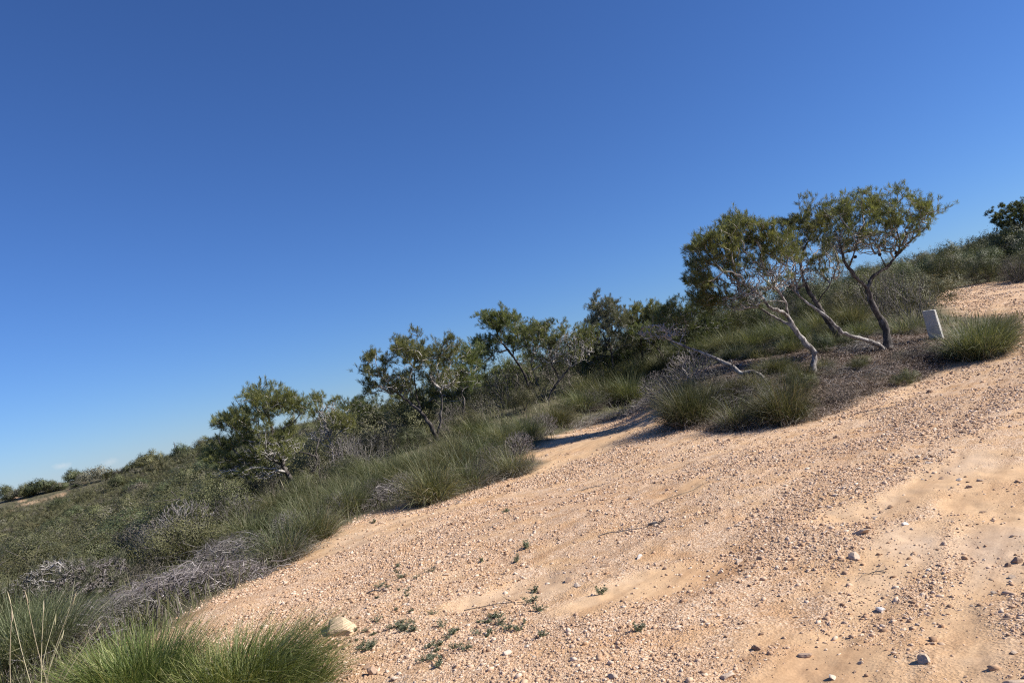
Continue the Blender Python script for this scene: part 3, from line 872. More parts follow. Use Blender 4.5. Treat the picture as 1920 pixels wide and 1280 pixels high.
o = limb(t, [(1661, 660, -.02), (1653, 652, -.1), (1637, 642, -.2), (1612, 634, -.35), (1590, 628, -.45), (1567, 611, -.5), (1544, 589, -.5), (1512, 566, -.5), (1489, 546, -.5), (1468, 527, -.5)], .06, .018, BARK_PALE, 8,
         [(1475, 505, 38, 30, -.4, .5, 300), (1500, 520, 26, 22, -.4, .4, 140)])
o['label'] = 'pale crooked limb sweeping low from the trunk foot'

build_tree((1583, 642), [
    ([(1583, 642, 0), (1568, 622, 0), (1552, 603, 0), (1541, 585, 0), (1532, 570, 0), (1521, 553, 0), (1512, 538, 0), (1504, 515, 0), (1500, 492, 0)], .10, .035),
    ([(1500, 492, 0), (1508, 465, -.1), (1520, 440, -.1), (1528, 415, 0)], .035, .01),
    ([(1500, 492, 0), (1490, 470, .1), (1486, 445, .2)], .03, .01),
    ([(1532, 570, 0), (1541, 555, -.1), (1552, 540, -.2), (1560, 520, -.2)], .022, .01)],
    [(1532, 412, 46, 34, 0, .8, 250, .96), (1500, 436, 36, 28, .1, .7, 160, .92), (1560, 440, 45, 30, .2, .7, 130, .7), (1520, 470, 50, 28, 0, .7, 130, .22), (1474, 428, 18, 18, 0, .4, 60, 1), (1560, 395, 30, 20, 0, .6, 100, 1),
     (1511, 378, 10, 9, 0, .25, 16, 1), (1550, 500, 40, 28, 0, .6, 90, .15)],
    'dark stemmed pine standing between the forked pine and the pale twisted pine', dens=.72, seed=5, cones=((1498, 540, -.1), (1535, 482, 0)))
build_tree((1522, 698), [
    ([(1522, 698, 0), (1524, 682, 0), (1528, 665, 0), (1513, 645, 0), (1500, 630, 0), (1487, 612, 0), (1478, 594, 0)], .085, .05),
    ([(1528, 665, 0), (1534, 659, -.1)], .035, .03),
    ([(1487, 612, 0), (1469, 603, .1), (1450, 593, .2), (1432, 582, .2), (1414, 572, .3), (1394, 560, .3)], .038, .012),
    ([(1478, 594, 0), (1475, 578, 0), (1473, 566, -.1), (1459, 546, -.2), (1450, 527, -.2), (1445, 500, -.2)], .038, .012),
    ([(1478, 594, 0), (1462, 582, -.2), (1446, 578, -.3), (1436, 567, -.3), (1427, 554, -.3), (1399, 534, -.3), (1387, 515, -.3), (1372, 497, -.2)], .040, .012),
    ([(1399, 534, -.3), (1370, 520, -.2), (1345, 500, -.1), (1330, 480, 0)], .026, .008),
    ([(1473, 566, -.1), (1450, 563, -.3), (1425, 569, -.4)], .016, .006),
    ([(1450, 527, -.2), (1470, 505, -.3), (1480, 480, -.3)], .02, .007)],
    [(1374, 416, 26, 20, 0, .5, 120, 1), (1452, 462, 34, 26, -.1, .7, 150, .85), (1478, 480, 30, 20, -.1, .6, 90, .6), (1398, 440, 42, 28, 0, .9, 260, .97), (1340, 468, 46, 38, -.1, .9, 340, .97), (1312, 520, 30, 36, 0, .7, 250, 1), (1426, 448, 24, 22, 0, .5, 110, .95),
     (1390, 490, 60, 24, .1, .9, 210, .75), (1420, 525, 58, 28, 0, .9, 280, .05), (1385, 565, 45, 18, 0, .6, 120, .06), (1330, 555, 34, 26, .3, .6, 170, .95), (1300, 478, 16, 20, 0, .3, 50, 1)],
    'pale twisted pine leaning left with bare grey twigs under a dense crown', dens=.72, seed=7, bark=BARK_PALE, cones=((1483, 536, -.2),))
build_tree((1450, 722), [
    ([(1450, 722, 0), (1430, 709, .1), (1412, 697, .2), (1392, 699, .3), (1374, 688, .4), (1352, 676, .5), (1330, 665, .6), (1298, 655, .8), (1262, 640, 1.0)], .062, .022),
    ([(1374, 688, .4), (1370, 674, .3)], .02, .012),
    ([(1262, 640, 1), (1240, 630, 1.1), (1205, 625, 1.2)], .02, .006)],
    [(1235, 622, 50, 16, 1.1, .6, 110, .03), (1255, 600, 38, 18, 1.4, .7, 120, .8)],
    'nearly fallen pine lying low to the left with a bare mottled trunk', seed=9, bark=BARK_PALE, name='leaning_pine')
build_tree((1245, 693), [
    ([(1245, 693, 0), (1242, 672, 0), (1234, 656, 0), (1224, 645, 0), (1214, 640, 0)], .035, .014), ([(1234, 656, 0), (1240, 645, 0), (1243, 636, 0)], .018, .012)],
    [(1218, 622, 36, 16, 0, .5, 70, .5), (1240, 625, 20, 15, 0, .4, 40, .3)], 'small sapling pine with thin dark stem forking to two pale stubs', seed=10, bark=BARK)
build_tree((1021, 754), [
    ([(1021, 754, 0), (1035, 733, 0), (1049, 713, 0), (1060, 700, 0), (1067, 690, 0), (1071, 672, 0), (1068, 650, 0)], .062, .02),
    ([(1049, 713, 0), (1044, 698, -.1), (1036, 686, -.2), (1032, 668, -.2), (1028, 645, -.2)], .034, .01),
    ([(1067, 690, 0), (1085, 678, .1), (1102, 665, .2)], .024, .008),
    ([(1021, 754, 0), (1011, 728, .2), (1003, 705, .3), (995, 680, .3)], .036, .012),
    ([(1012, 752, .1), (998, 724, .3), (990, 702, .4)], .034, .012)],
    [(1055, 624, 58, 26, 0, 1.0, 220, .72), (1000, 634, 36, 28, .1, .8, 160, .85), (1066, 652, 48, 32, 0, 1.0, 360, .06), (1100, 632, 22, 26, .2, .7, 110, .75), (1020, 665, 40, 26, .2, .8, 150, .2)],
    'many stemmed pine with a haze of bare grey twigs through its crown', seed=12, dens=1.35)
build_tree((1000, 752), [
    ([(1000, 752, 0), (985, 705, 0), (962, 668, 0), (940, 640, 0), (928, 610, 0)], .07, .015), ([(962, 668, 0), (965, 640, 0), (968, 620, 0)], .03, .01)],
    [(930, 598, 32, 22, 0, .8, 230, 1), (962, 618, 40, 30, 0, .9, 280, .97), (915, 650, 28, 28, 0, .8, 160, .92), (900, 670, 24, 22, .2, .7, 110, .9), (980, 640, 30, 30, .2, .8, 120, .8)],
    'pine with the humped top, behind the many stemmed grey twigged pine', seed=14, dens=1.35, Y=25.5, needle=NEEDLE)
build_tree((1148, 690), [([(1148, 690, 0), (1146, 660, 0), (1141, 630, 0), (1138, 600, 0)], .06, .015)],
    [(1134, 573, 32, 22, 0, .8, 200, .95), (1140, 610, 36, 36, 0, .9, 280, .9), (1110, 625, 20, 30, 0, .6, 90, .9), (1165, 630, 30, 30, 0, .7, 150, .9)],
    'grey green pine with a rounded knob of crown above its neighbours', seed=15, dens=1.35, Y=27, needle=NEEDLE_GREY)
build_tree((1205, 692), [([(1205, 692, 0), (1204, 660, 0), (1200, 630, 0), (1197, 605, 0)], .06, .015)],
    [(1198, 594, 34, 28, 0, .9, 240, 1), (1235, 598, 32, 28, 0, .9, 240, 1), (1200, 635, 40, 28, 0, .8, 160, .9), (1180, 600, 18, 20, 0, .6, 60, 1)],
    'yellow green bushy pine beside the grey green knobbed pine', seed=16, dens=1.35, Y=28, needle=NEEDLE)
build_tree((1290, 690), [([(1290, 690, 0), (1285, 650, 0), (1280, 615, 0)], .06, .015)],
    [(1268, 588, 34, 26, 0, .9, 260, 1), (1305, 590, 36, 36, 0, .9, 280, 1), (1280, 625, 45, 22, 0, .9, 170, .9), (1340, 600, 30, 28, 0, .8, 150, .95)],
    'dark dense pine filling the gap behind the leaning pale twisted pine', seed=17, Y=25, needle=NEEDLE_DARK)
build_tree((820, 826), [
    ([(820, 826, 0), (815, 812, 0), (808, 798, 0), (791, 774, 0), (771, 757, 0), (753, 743, 0), (735, 728, 0)], .07, .018),
    ([(818, 820, 0), (826, 792, 0), (827, 774, 0), (829, 755, 0), (826, 730, 0)], .048, .012),
    ([(791, 774, 0), (782, 745, .2), (778, 715, .2), (776, 690, .2)], .034, .01),
    ([(829, 760, 0), (818, 752, 0), (810, 745, 0)], .022, .01), ([(735, 728, 0), (720, 710, 0), (708, 695, 0)], .016, .007)],
    [(770, 652, 42, 26, 0, .9, 280, .97), (705, 686, 27, 25, 0, .6, 150, .97), (689, 722, 14, 16, 0, .4, 54, 1), (795, 688, 46, 32, 0, 1, 280, .7), (845, 658, 22, 24, 0, .6, 140, .95),
     (740, 718, 38, 20, 0, .7, 130, .2), (834, 710, 28, 24, 0, .7, 100, .15), (757, 632, 8, 6, 0, .2, 10, 1)],
    'open crowned pine with a dark trunk forked low above the grass edge', dens=.72, seed=20)
build_tree((866, 801), [
    ([(866, 801, 0), (868, 775, 0), (871, 757, 0), (866, 735, 0), (864, 716, 0)], .05, .016), ([(871, 757, 0), (862, 748, 0), (856, 742, 0)], .018, .008)],
    [(856, 692, 30, 28, 0, .8, 160, .6), (886, 664, 18, 24, 0, .6, 120, 1), (880, 700, 26, 30, 0, .7, 140, .7)],
    'slim upright pine standing just right of the low forked pine', seed=21)
build_tree((558, 914), [
    ([(558, 914, 0), (551, 903, 0), (543, 894, .1), (536, 886, .1), (531, 872, .1), (522, 845, .1), (512, 815, .1), (505, 785, .1)], .07, .014),
    ([(558, 912, 0), (566, 903, -.05), (582, 889, -.1), (592, 873, -.1), (595, 860, -.1), (592, 848, -.1), (594, 838, -.1), (600, 820, 0)], .05, .012),
    ([(595, 860, -.1), (590, 855, -.15), (572, 849, -.2), (558, 846, -.2), (545, 848, -.2)], .03, .009),
    ([(531, 872, .1), (505, 860, .1), (478, 858, .1), (450, 855, .1)], .03, .009), ([(522, 845, .1), (490, 820, 0), (465, 800, 0)], .026, .008)],
    [(505, 754, 46, 28, 0, .9, 270, .95), (450, 788, 34, 22, 0, .8, 170, .97), (424, 796, 12, 13, 0, .3, 44, 1), (548, 756, 32, 22, 0, .7, 140, .92), (500, 800, 60, 30, 0, 1, 270, .8),
     (440, 848, 48, 28, 0, .9, 300, .93), (520, 838, 45, 24, 0, .9, 200, .2), (470, 882, 60, 16, 0, .8, 150, .2), (508, 722, 8, 6, 0, .2, 12, 1), (475, 730, 8, 8, 0, .2, 12, 1)],
    'broad low pine with a v shaped trunk, closest to the far hill', dens=.72, seed=22, bark=BARK)
build_tree((626, 911), [
    ([(626, 911, 0), (625, 890, 0), (625, 872, 0), (625, 855, 0), (622, 840, 0), (618, 829, 0), (616, 810, 0)], .034, .012),
    ([(625, 856, 0), (633, 850, 0), (640, 846, 0), (652, 833, 0)], .02, .01), ([(622, 841, 0), (613, 836, 0), (606, 833, 0), (597, 823, 0)], .018, .008), ([(618, 829, 0), (623, 821, 0), (629, 817, 0)], .016, .008)],
    [(615, 786, 18, 34, 0, .6, 150, .04), (600, 815, 22, 12, 0, .4, 70, 0), (604, 742, 20, 10, 0, .4, 36, 1), (592, 762, 14, 14, 0, .4, 34, .9), (625, 750, 10, 8, 0, .2, 12, 1), (640, 790, 22, 22, 0, .5, 60, .5)],
    'slender white stemmed pine, nearly bare, beside the v trunked pine', seed=23, bark=BARK_PALE, Y=20.3)
build_tree((690, 862), [([(690, 862, 0), (690, 830, 0), (688, 800, 0), (685, 780, 0)], .08, .02)],
    [(672, 762, 30, 18, 0, .9, 220, 1), (702, 782, 36, 32, 0, 1, 320, 1), (664, 798, 34, 30, 0, .9, 240, 1), (738, 800, 30, 32, 0, .9, 230, 1), (700, 830, 44, 24, 0, .9, 200, .95)],
    'dark rounded evergreen in the dip between two open crowned pines', seed=24, Y=27, needle=NEEDLE_DARK, name='evergreen_tree')
build_tree((790, 800), [([(790, 800, 0), (785, 770, 0), (780, 740, 0)], .07, .02)],
    [(760, 745, 40, 26, 0, .9, 230, 1), (800, 740, 36, 26, 0, .9, 230, 1), (840, 730, 36, 28, 0, .9, 230, 1), (780, 775, 50, 22, 0, .9, 200, .95), (885, 715, 30, 30, 0, .9, 200, 1)],
    'olive bushy evergreen seen through the stems of the low forked pine', seed=25, Y=26, needle=NEEDLE, name='evergreen_tree')
build_tree((960, 770), [([(960, 770, 0), (965, 740, 0), (970, 705, 0)], .06, .02)],
    [(985, 690, 34, 30, 0, .9, 230, 1), (945, 705, 34, 28, 0, .9, 200, 1), (965, 735, 44, 22, 0, .9, 180, 1)],
    'olive bushy evergreen behind the humped pine and the many stems', seed=33, Y=27, needle=NEEDLE, name='evergreen_tree')
build_tree((1095, 740), [([(1095, 740, 0), (1098, 710, 0), (1100, 690, 0)], .06, .02)],
    [(1100, 668, 36, 26, 0, .9, 220, 1), (1155, 660, 36, 26, 0, .9, 220, 1), (1125, 690, 46, 18, 0, .9, 160, 1)],
    'dark low evergreen under the grey green knobbed pine', seed=34, Y=28, needle=NEEDLE_DARK, name='evergreen_tree')
build_tree((1918, 476), [([(1918, 476, 0), (1917, 450, 0), (1912, 425, 0), (1905, 410, 0)], .10, .03), ([(1917, 450, 0), (1930, 425, 0), (1940, 405, 0)], .06, .02)],
    [(1902, 400, 44, 22, 0, 1.4, 420, 1), (1878, 414, 22, 16, 0, .8, 90, 1), (1940, 398, 34, 18, 0, 1.2, 260, 1), (1912, 420, 34, 12, 0, 1, 140, .9), (1915, 388, 22, 8, 0, .7, 60, 1)],
    'umbrella shaped pine on the hilltop, cut by the picture edge', seed=26, Y=52, needle=NEEDLE_DARK, L=.16, tw=.012, tip=.008, tuft=34)

# ------------------------------------------------------------------ prototypes (copied below, then removed)
TUS = [make_tussock(100 + k, n=2400, dry=d, H=1.0, tilt=tl, droop=dr, w=.0078, r0=.3, azn=1.2) for k, (tl, dr, d) in enumerate(((1.0, .75, 950), (1.15, .85, 1100), (.95, .7, 950), (1.2, .95, 1200)))]
TUSD = [make_tussock(120 + k, n=700, dry=2600, H=1.0, tilt=1.05, droop=.9, w=.0085, r0=.3, azn=1.2) for k in range(2)]      # mostly dried out
SH = {
    'olive': [make_shrub(200 + k, LEAF_OLIVE, 260, 1, .75, 7, 56, .12, .026, .014) for k in range(3)],
    'dark': [make_shrub(210 + k, LEAF_DARK, 260, 1, .72, 7, 56, .12, .026, .015) for k in range(3)],
    'grey': [make_shrub(220 + k, LEAF_GREY, 150, 1, .75, 5, 9, .13, .045, .014) for k in range(2)],
    'dry': [make_dry_bush(230 + k, 1000, 1.0, .75, tip=.0046) for k in range(2)],
    'half': [make_dry_bush(240 + k, 620, 1.0, .75, BRUSH_BROWN, leaves=330) for k in range(2)],
}
FAR = {
    'olive': [make_shrub(300 + k, LEAF_OLIVE, 150, 1, .8, 6, 40, .14, .06, .04, stems=False) for k in range(3)],
    'dark': [make_shrub(310 + k, LEAF_DARK, 150, 1, .8, 6, 40, .14, .06, .04, stems=False) for k in range(3)],
    'grey': [make_shrub(320 + k, LEAF_GREY, 130, 1, .8, 5, 16, .14, .08, .04, stems=False) for k in range(2)],
}
PROTO = TUS + TUSD + [q for d in (SH, FAR) for v in d.values() for q in v]
MARK = make_tussock(140, 3200, 500, GRASS, 1.0, 1.0, 1.0, .0072, (.3, 0), .34, azn=1.1); PROTO.append(MARK)
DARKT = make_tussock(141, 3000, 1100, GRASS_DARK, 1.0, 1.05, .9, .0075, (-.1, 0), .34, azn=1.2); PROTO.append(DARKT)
prng = RS(77)


REG = []


def put(proto, u, v, wpx, hpx, label, group=None, unit_w=1.6, unit_h=1.0, rot=None, Y=None, tilt=0, cat=None):
    p = G(u, v) if Y is None else at(u, v, Y)
    if Y is not None: p[2] = float(Z(p[0:1], p[1:2])[0])
    m = p[1] / FPX
    o = copy_tree(proto)
    o.location = (p[0], p[1], p[2] - .02)
    sx = wpx * m / unit_w
    o.scale = (sx, sx, hpx * m / unit_h)
    o.rotation_euler = (0, tilt, prng.uniform(0, 6.28) if rot is None else rot)
    relabel(o, label, group)
    REG.append((p[0], p[1], wpx * m * .36))
    if cat: o['category'] = cat
    return o


# big tussocks one can tell apart: u, v of the foot, width, height in photo pixels, proto, label
for k, (u, v, w_, h_, pr, lab) in enumerate((
    (1840, 668, 170, 108, MARK, 'large lush grass tussock right beside the white concrete marker'),
    (1872, 648, 90, 78, TUS[2], 'tussock leaning out over the dirt to the right of the marker tussock'),
    (1296, 792, 150, 118, DARKT, 'dark tussock whose shadow streaks over the dirt to its left'),
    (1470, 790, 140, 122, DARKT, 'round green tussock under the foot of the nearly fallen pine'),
    (1385, 800, 120, 92, TUSD[0], 'mostly dry tussock between the dark and the round green tussock'),
    (1428, 798, 70, 70, TUSD[1], 'small dry tussock squeezed against the round green tussock'),
    (1450, 700, 90, 55, TUS[1], 'tussock behind the bare trunk of the nearly fallen pine'),
    (530, 1050, 170, 130, TUSD[0], 'big half dry tussock at the bend of the dirt edge, dark beneath'),
    (590, 1010, 140, 110, TUS[1], 'green tussock next up the slope from the big half dry tussock'),
    (655, 962, 120, 85, TUS[2], 'green tussock in front of the white stemmed pine'),
    (470, 1020, 150, 100, TUS[3], 'green tussock spreading left behind the big half dry tussock'),
    (815, 938, 150, 125, TUS[3], 'tall tussock with the blackest underside, at the lower corner of its clump'),
    (880, 915, 150, 105, TUSD[0], 'grey based tussock in the middle of the clump on the dirt edge'),
    (960, 890, 130, 85, TUSD[1], 'low dry tussock at the right tip of the clump on the dirt edge'),
    (845, 890, 140, 90, TUS[0], 'bright green tussock at the crown of the clump below the forked pine'),
    (1045, 796, 100, 64, TUS[1], 'green tussock overhanging the upper dirt hollow'))):
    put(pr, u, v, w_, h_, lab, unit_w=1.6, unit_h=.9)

ROW = 'tussocks along the upper edge of the dirt hollow'
for u, v, w_, h_ in ((985, 822, 100, 70), (950, 838, 100, 70), (1090, 768, 100, 66), (1135, 756, 100, 68), (1180, 752, 110, 75), (1150, 720, 100, 62), (1200, 712, 100, 66), (1100, 738, 100, 60), (1240, 700, 90, 55)):
    put(TUS[prng.randint(4)], u, v, w_, h_, 'green tussock in the row above the sunken upper patch of dirt', ROW, 1.6, .95)
ROW = 'tussocks behind the pines'
for u, v, w_, h_ in ((1290, 668, 100, 60), (1330, 662, 110, 60), (1370, 655, 110, 62), (1410, 652, 100, 58), (1450, 640, 100, 60), (1490, 640, 90, 60), (1540, 622, 90, 62), (1600, 612, 90, 70), (1320, 636, 90, 50), (1400, 628, 90, 50), (1470, 612, 90, 52)):
    put(TUS[prng.randint(4)], u, v, w_, h_, 'grass tussock in the sunny strip behind the leaning pines', ROW, 1.6, .95)
ROW = 'tussocks in front of the forked pine'
for u, v, w_, h_ in ((780, 890, 110, 75), (735, 905, 110, 75), (700, 930, 100, 70), (760, 915, 110, 80), (900, 862, 120, 70), (860, 850, 110, 70), (935, 830, 100, 62), (890, 820, 100, 56)):
    put(TUS[prng.randint(4)], u, v, w_, h_, 'green tussock in the dense bank below the low forked pine', ROW, 1.6, .95)
ROW = 'tussocks around the v trunked pine'
for u, v, w_, h_ in ((620, 945, 100, 70), (570, 945, 110, 70), (520, 965, 110, 70), (600, 975, 110, 75), (560, 985, 110, 80), (650, 920, 90, 60), (690, 900, 90, 60)):
    put(TUS[prng.randint(4)], u, v, w_, h_, 'green tussock crowding the foot of the v trunked pine', ROW, 1.6, .95)

ROW = 'tussocks under the pines'
for u, v, w_, h_ in ((1480, 662, 80, 48), (1560, 645, 80, 50), (1610, 632, 80, 52), (1690, 628, 90, 60), (1725, 622, 80, 60), (1650, 622, 80, 56), (1420, 672, 80, 44), (1380, 672, 80, 44), (1530, 650, 70, 40)):
    put((TUS + TUSD)[prng.randint(6)], u, v, w_, h_, 'short tussock in the shade between the pine trunks', ROW, 1.6, .95)

# brown and grey bushes among the pines
for u, v, w_, h_, pr, lab in (
    (1712, 612, 120, 110, SH['half'][0], 'tall brown bush behind the concrete marker'),
    (1650, 598, 90, 95, SH['half'][1], 'brown bush showing through the trunk of the forked pine'),
    (1600, 600, 80, 80, SH['grey'][0], 'grey bush behind the pale foot limb of the forked pine'),
    (1560, 575, 80, 60, SH['olive'][0], 'yellow green bush behind the dark stemmed pine'),
    (1640, 560, 90, 70, SH['olive'][1], 'olive bush peeping under the crown of the forked pine'),
    (1500, 585, 80, 60, SH['olive'][2], 'olive bush behind the pale twisted pine'),
    (955, 765, 110, 80, SH['half'][0], 'brown bush at the foot of the many stemmed pine'),
    (920, 770, 100, 90, SH['dark'][0], 'dark bush left of the many stemmed pine'),
    (690, 880, 120, 70, SH['half'][1], 'brown bush under the dark rounded evergreen'),
    (1300, 720, 110, 70, SH['dry'][0], 'grey leafless bush under the nearly fallen pine'),
    (1240, 752, 90, 60, SH['dry'][1], 'grey leafless bush at the upper end of the dirt hollow'),
    (1345, 745, 90, 60, SH['half'][0], 'brown twiggy bush tucked behind the dark tussock'),
    (1580, 752, 70, 40, SH['half'][1], 'little sparse bush alone in the needle litter'),
    (1700, 722, 60, 34, SH['dark'][2], 'little dark bush at the edge of the needle litter'),
    (655, 880, 80, 70, SH['dry'][0], 'pale violet grey bush right of the white stemmed pine'),
    (355, 1040, 140, 105, SH['dry'][1], 'big violet grey leafless bush in the scrub below the tussocks'),
    (300, 1055, 90, 80, SH['dry'][0], 'smaller grey leafless bush leaning on the big violet grey one'),
    (265, 1038, 110, 60, SH['dry'][0], 'flat grey leafless bush left of the big violet grey one'),
    (450, 1000, 120, 80, SH['half'][0], 'brownish bush between the grey bush and the tussocks'),
    (420, 1060, 110, 60, SH['half'][1], 'ragged bush behind the long heap of dead branches'),
    (280, 1100, 100, 60, SH['grey'][1], 'pale yellowish bush behind the heap of dead branches'),
    (160, 905, 34, 22, FAR['grey'][0], 'grey bush beside the lone dark dome bush on the ridge'),
    (139, 907, 44, 30, FAR['dark'][0], 'lone dark dome bush above the pale path on the ridge'),
    (10, 932, 34, 26, FAR['dark'][1], 'dark bush at the lowest end of the ridge'),
    (1778, 532, 110, 72, SH['olive'][0], 'big olive bush above the upper bare patch'),
    (1850, 530, 70, 62, SH['dark'][1], 'dark green bush in the middle above the upper bare patch'),
    (1905, 530, 60, 50, SH['half'][0], 'brownish bush at the right end above the upper bare patch')):
    put(pr, u, v, w_, h_, lab, None, 1.6, 1.0, cat='bush')
for q, (u, v, w_, h_) in enumerate(((700, 858, 90, 60), (742, 846, 90, 60), (655, 900, 80, 56), (905, 796, 90, 64), (880, 815, 80, 56), (850, 812, 80, 60), (775, 842, 80, 56), (1065, 745, 80, 60), (985, 770, 80, 56), (1120, 715, 80, 56), (1170, 700, 80, 56), (600, 905, 80, 60), (570, 925, 70, 50), (500, 935, 90, 60), (470, 950, 90, 60), (430, 965, 100, 64))):
    put(SH[('olive', 'half', 'dark', 'grey')[q % 4]][0], u, v, w_, h_, ('rounded olive bush', 'brownish thinned bush', 'rounded dark bush', 'pale grey bush')[q % 4] + ' filling a gap between the mid row pines', 'bushes between the mid row pines', 1.6, 1.0, cat='bush')
for q, (u, v, w_, h_) in enumerate(((1340, 650, 90, 80), (1385, 640, 90, 80), (1430, 630, 90, 80), (1475, 622, 80, 70), (1520, 612, 80, 70), (1575, 605, 70, 64), (1310, 660, 80, 80), (1620, 585, 80, 64), (1680, 575, 80, 60), (1550, 640, 60, 44))):
    put(SH[('dark', 'olive', 'dark', 'half')[q % 4]][q % 2], u, v, w_, h_, ('dark bush', 'olive bush', 'dark bush', 'thin brown bush')[q % 4] + ' in the thicket behind the leaning pines', 'bushes of the thicket behind the leaning pines', 1.6, 1.0, cat='bush')
for u, v, w_, h_, kd, lab in ((1905, 486, 110, 66, 'dark', 'wide dark bush right beneath the umbrella shaped pine'), (1862, 482, 80, 52, 'dark', 'dark bush left of the umbrella shaped pine'), (1826, 488, 70, 40, 'olive', 'olive bush on the skyline left of the umbrella shaped pine'), (1740, 508, 70, 38, 'olive', 'olive bush on the skyline beside the forked pine')):
    put(FAR[kd][0], u, v, w_, h_, lab, None, 1.6, 1.0, Y=54, cat='bush')
ROW = 'tussocks at the foot of the twisted pine'
for u, v, w_, h_ in ((1500, 716, 80, 50), (1420, 735, 90, 60), (1380, 745, 90, 60), (1340, 752, 90, 60), (1475, 700, 70, 44), (1545, 690, 60, 40), (1300, 748, 80, 56)):
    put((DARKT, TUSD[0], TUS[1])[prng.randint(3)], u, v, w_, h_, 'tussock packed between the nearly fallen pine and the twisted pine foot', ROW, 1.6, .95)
for u, v, w_, h_, pr, lab in ((1562, 708, 66, 36, SH['grey'][0], 'low thin bush in the litter right of the twisted pine foot'), (1612, 694, 60, 32, SH['olive'][1], 'low thin bush in the litter below the pale foot limb'), (1690, 684, 66, 36, SH['grey'][1], 'low thin bush in the litter below the forked pine'),
    (1506, 738, 70, 46, SH['dark'][1], 'low thin bush in the litter above the round green tussock'), (1545, 662, 70, 46, SH['dark'][0], 'dark bush in the hollow under the pale foot limb'), (1595, 655, 60, 36, SH['dark'][1], 'small dark bush hugging the dark stemmed pine'), (1640, 722, 66, 32, SH['grey'][0], 'low thin bush at the outer edge of the litter')):
    put(pr, u, v, w_, h_, lab, None, 1.6, 1.0, cat='bush')
for q, (u, v, w_, h_) in enumerate(((640, 968, 70, 50), (700, 940, 70, 46), (760, 925, 60, 44), (925, 878, 80, 50), (975, 852, 70, 46), (605, 995, 70, 50), (548, 1008, 80, 56), (900, 905, 70, 46), (1020, 815, 70, 44), (1120, 770, 70, 44))):
    put(SH[('dry', 'half')[q % 2]][q % 2], u, v, w_, h_, ('grey leafless bush', 'brown half dead bush')[q % 2] + ' mixed in among the tussocks along the dirt edge', 'dry bushes along the dirt edge', 1.6, 1.0, cat='bush')
# two small dead grey trees at the lower left
for base, lines, blobs, lab, sd in (
    ((125, 1146), [([(125, 1146, 0), (120, 1128, 0), (117, 1105, 0), (112, 1080, 0)], .045, .012), ([(120, 1128, 0), (100, 1112, 0), (80, 1105, 0)], .03, .01), ([(120, 1128, 0), (108, 1108, .2), (98, 1090, .2)], .025, .008)],
     [(105, 1085, 62, 34, 0, .9, 420, .02)], 'dead grey tree with black forked stem, the left one of two', 31),
    ((160, 1140), [([(160, 1140, 0), (166, 1118, 0), (170, 1098, 0), (166, 1080, 0)], .036, .012), ([(166, 1118, 0), (182, 1102, 0)], .02, .01)],
     [(175, 1080, 50, 30, 0, .8, 330, .05)], 'dead brown grey tree, the right one of two by the heap', 32)):
    build_tree(base, lines, blobs, lab, name='dead_tree', seed=sd, needle=NEEDLE_GREY, tip=.0045, twig=BRUSH)

# heaps of dead branches
for pts, wd, hg, n, lab, mt in (
    ([(185, 1165), (260, 1140), (330, 1125), (400, 1100), (455, 1085)], .45, .3, 1300, 'long heap of grey dead branches along the lower dirt edge', BRUSH),
    ([(385, 1075), (430, 1065), (480, 1050)], .4, .42, 420, 'upright tangle of dead twigs above the long heap', BRUSH),
    ([(120, 1240), (170, 1190), (230, 1170)], .5, .3, 520, 'grey brush behind the near grass at the lower corner', BRUSH),
    ([(690, 955), (730, 935), (760, 925)], .35, .3, 220, 'small heap of bleached sticks beside the black based tussock', BRUSH),
    ([(1075, 805), (1110, 795), (1140, 785)], .4, .22, 200, 'loose bleached sticks at the top of the dirt hollow', BRUSH),
    ([(1160, 775), (1220, 758), (1260, 742)], .6, .26, 420, 'grey brush bank above the streaked shadow', BRUSH),
    ([(1380, 760), (1420, 750), (1330, 735)], .8, .4, 480, 'tangle of brown twigs behind the dry tussocks', BRUSH_BROWN),
    ([(1590, 662), (1620, 655), (1640, 660)], .5, .25, 200, 'coiled twigs at the foot of the pale limb', BRUSH),
    ([(1560, 640), (1620, 630), (1680, 622)], .8, .16, 420, 'thin carpet of twigs behind the forked pine trunk', BRUSH_BROWN),
    ([(1540, 720), (1600, 700), (1660, 690)], .7, .1, 260, 'scattered twigs on the open needle litter', BRUSH),
    ([(1700, 672), (1740, 665), (1780, 670)], .5, .22, 240, 'dark twigs piled below the concrete marker', BRUSH_BROWN)):
    o = brush_pile(int(pts[0][0]), pts, wd, hg, int(n * 2.5), mt, tip=.0024, lmax=.45); o['label'] = lab
for k, (pts, r0, lab) in enumerate((
    ([(205, 1185, 0), (240, 1160, .1), (270, 1120, .3), (300, 1098, .4), (325, 1092, .5)], .016, 'bent dark dead branch arching over the long heap'),
    ([(295, 1180, 0), (296, 1130, 0), (297, 1085, 0)], .012, 'thin dark stick standing upright in the heap'),
    ([(440, 1102, 0), (446, 1085, 0), (452, 1072, 0)], .014, 'short dark stick poking up at the upper end of the heap'))):
    b = G(*pts[0][:2]); s = Soup(4); g = RS(k + 50)
    L_ = smooth_line([b] + [at(u, v, b[1] + d) for u, v, d in pts[1:]], .06, g, .006)
    tube(s, L_ - b, np.linspace(r0, r0 * .4, len(L_)), 6, .05, g)
    link('dead_branch', s.mesh('dead_branch', STEM, True), None, b, lab, 'branch')

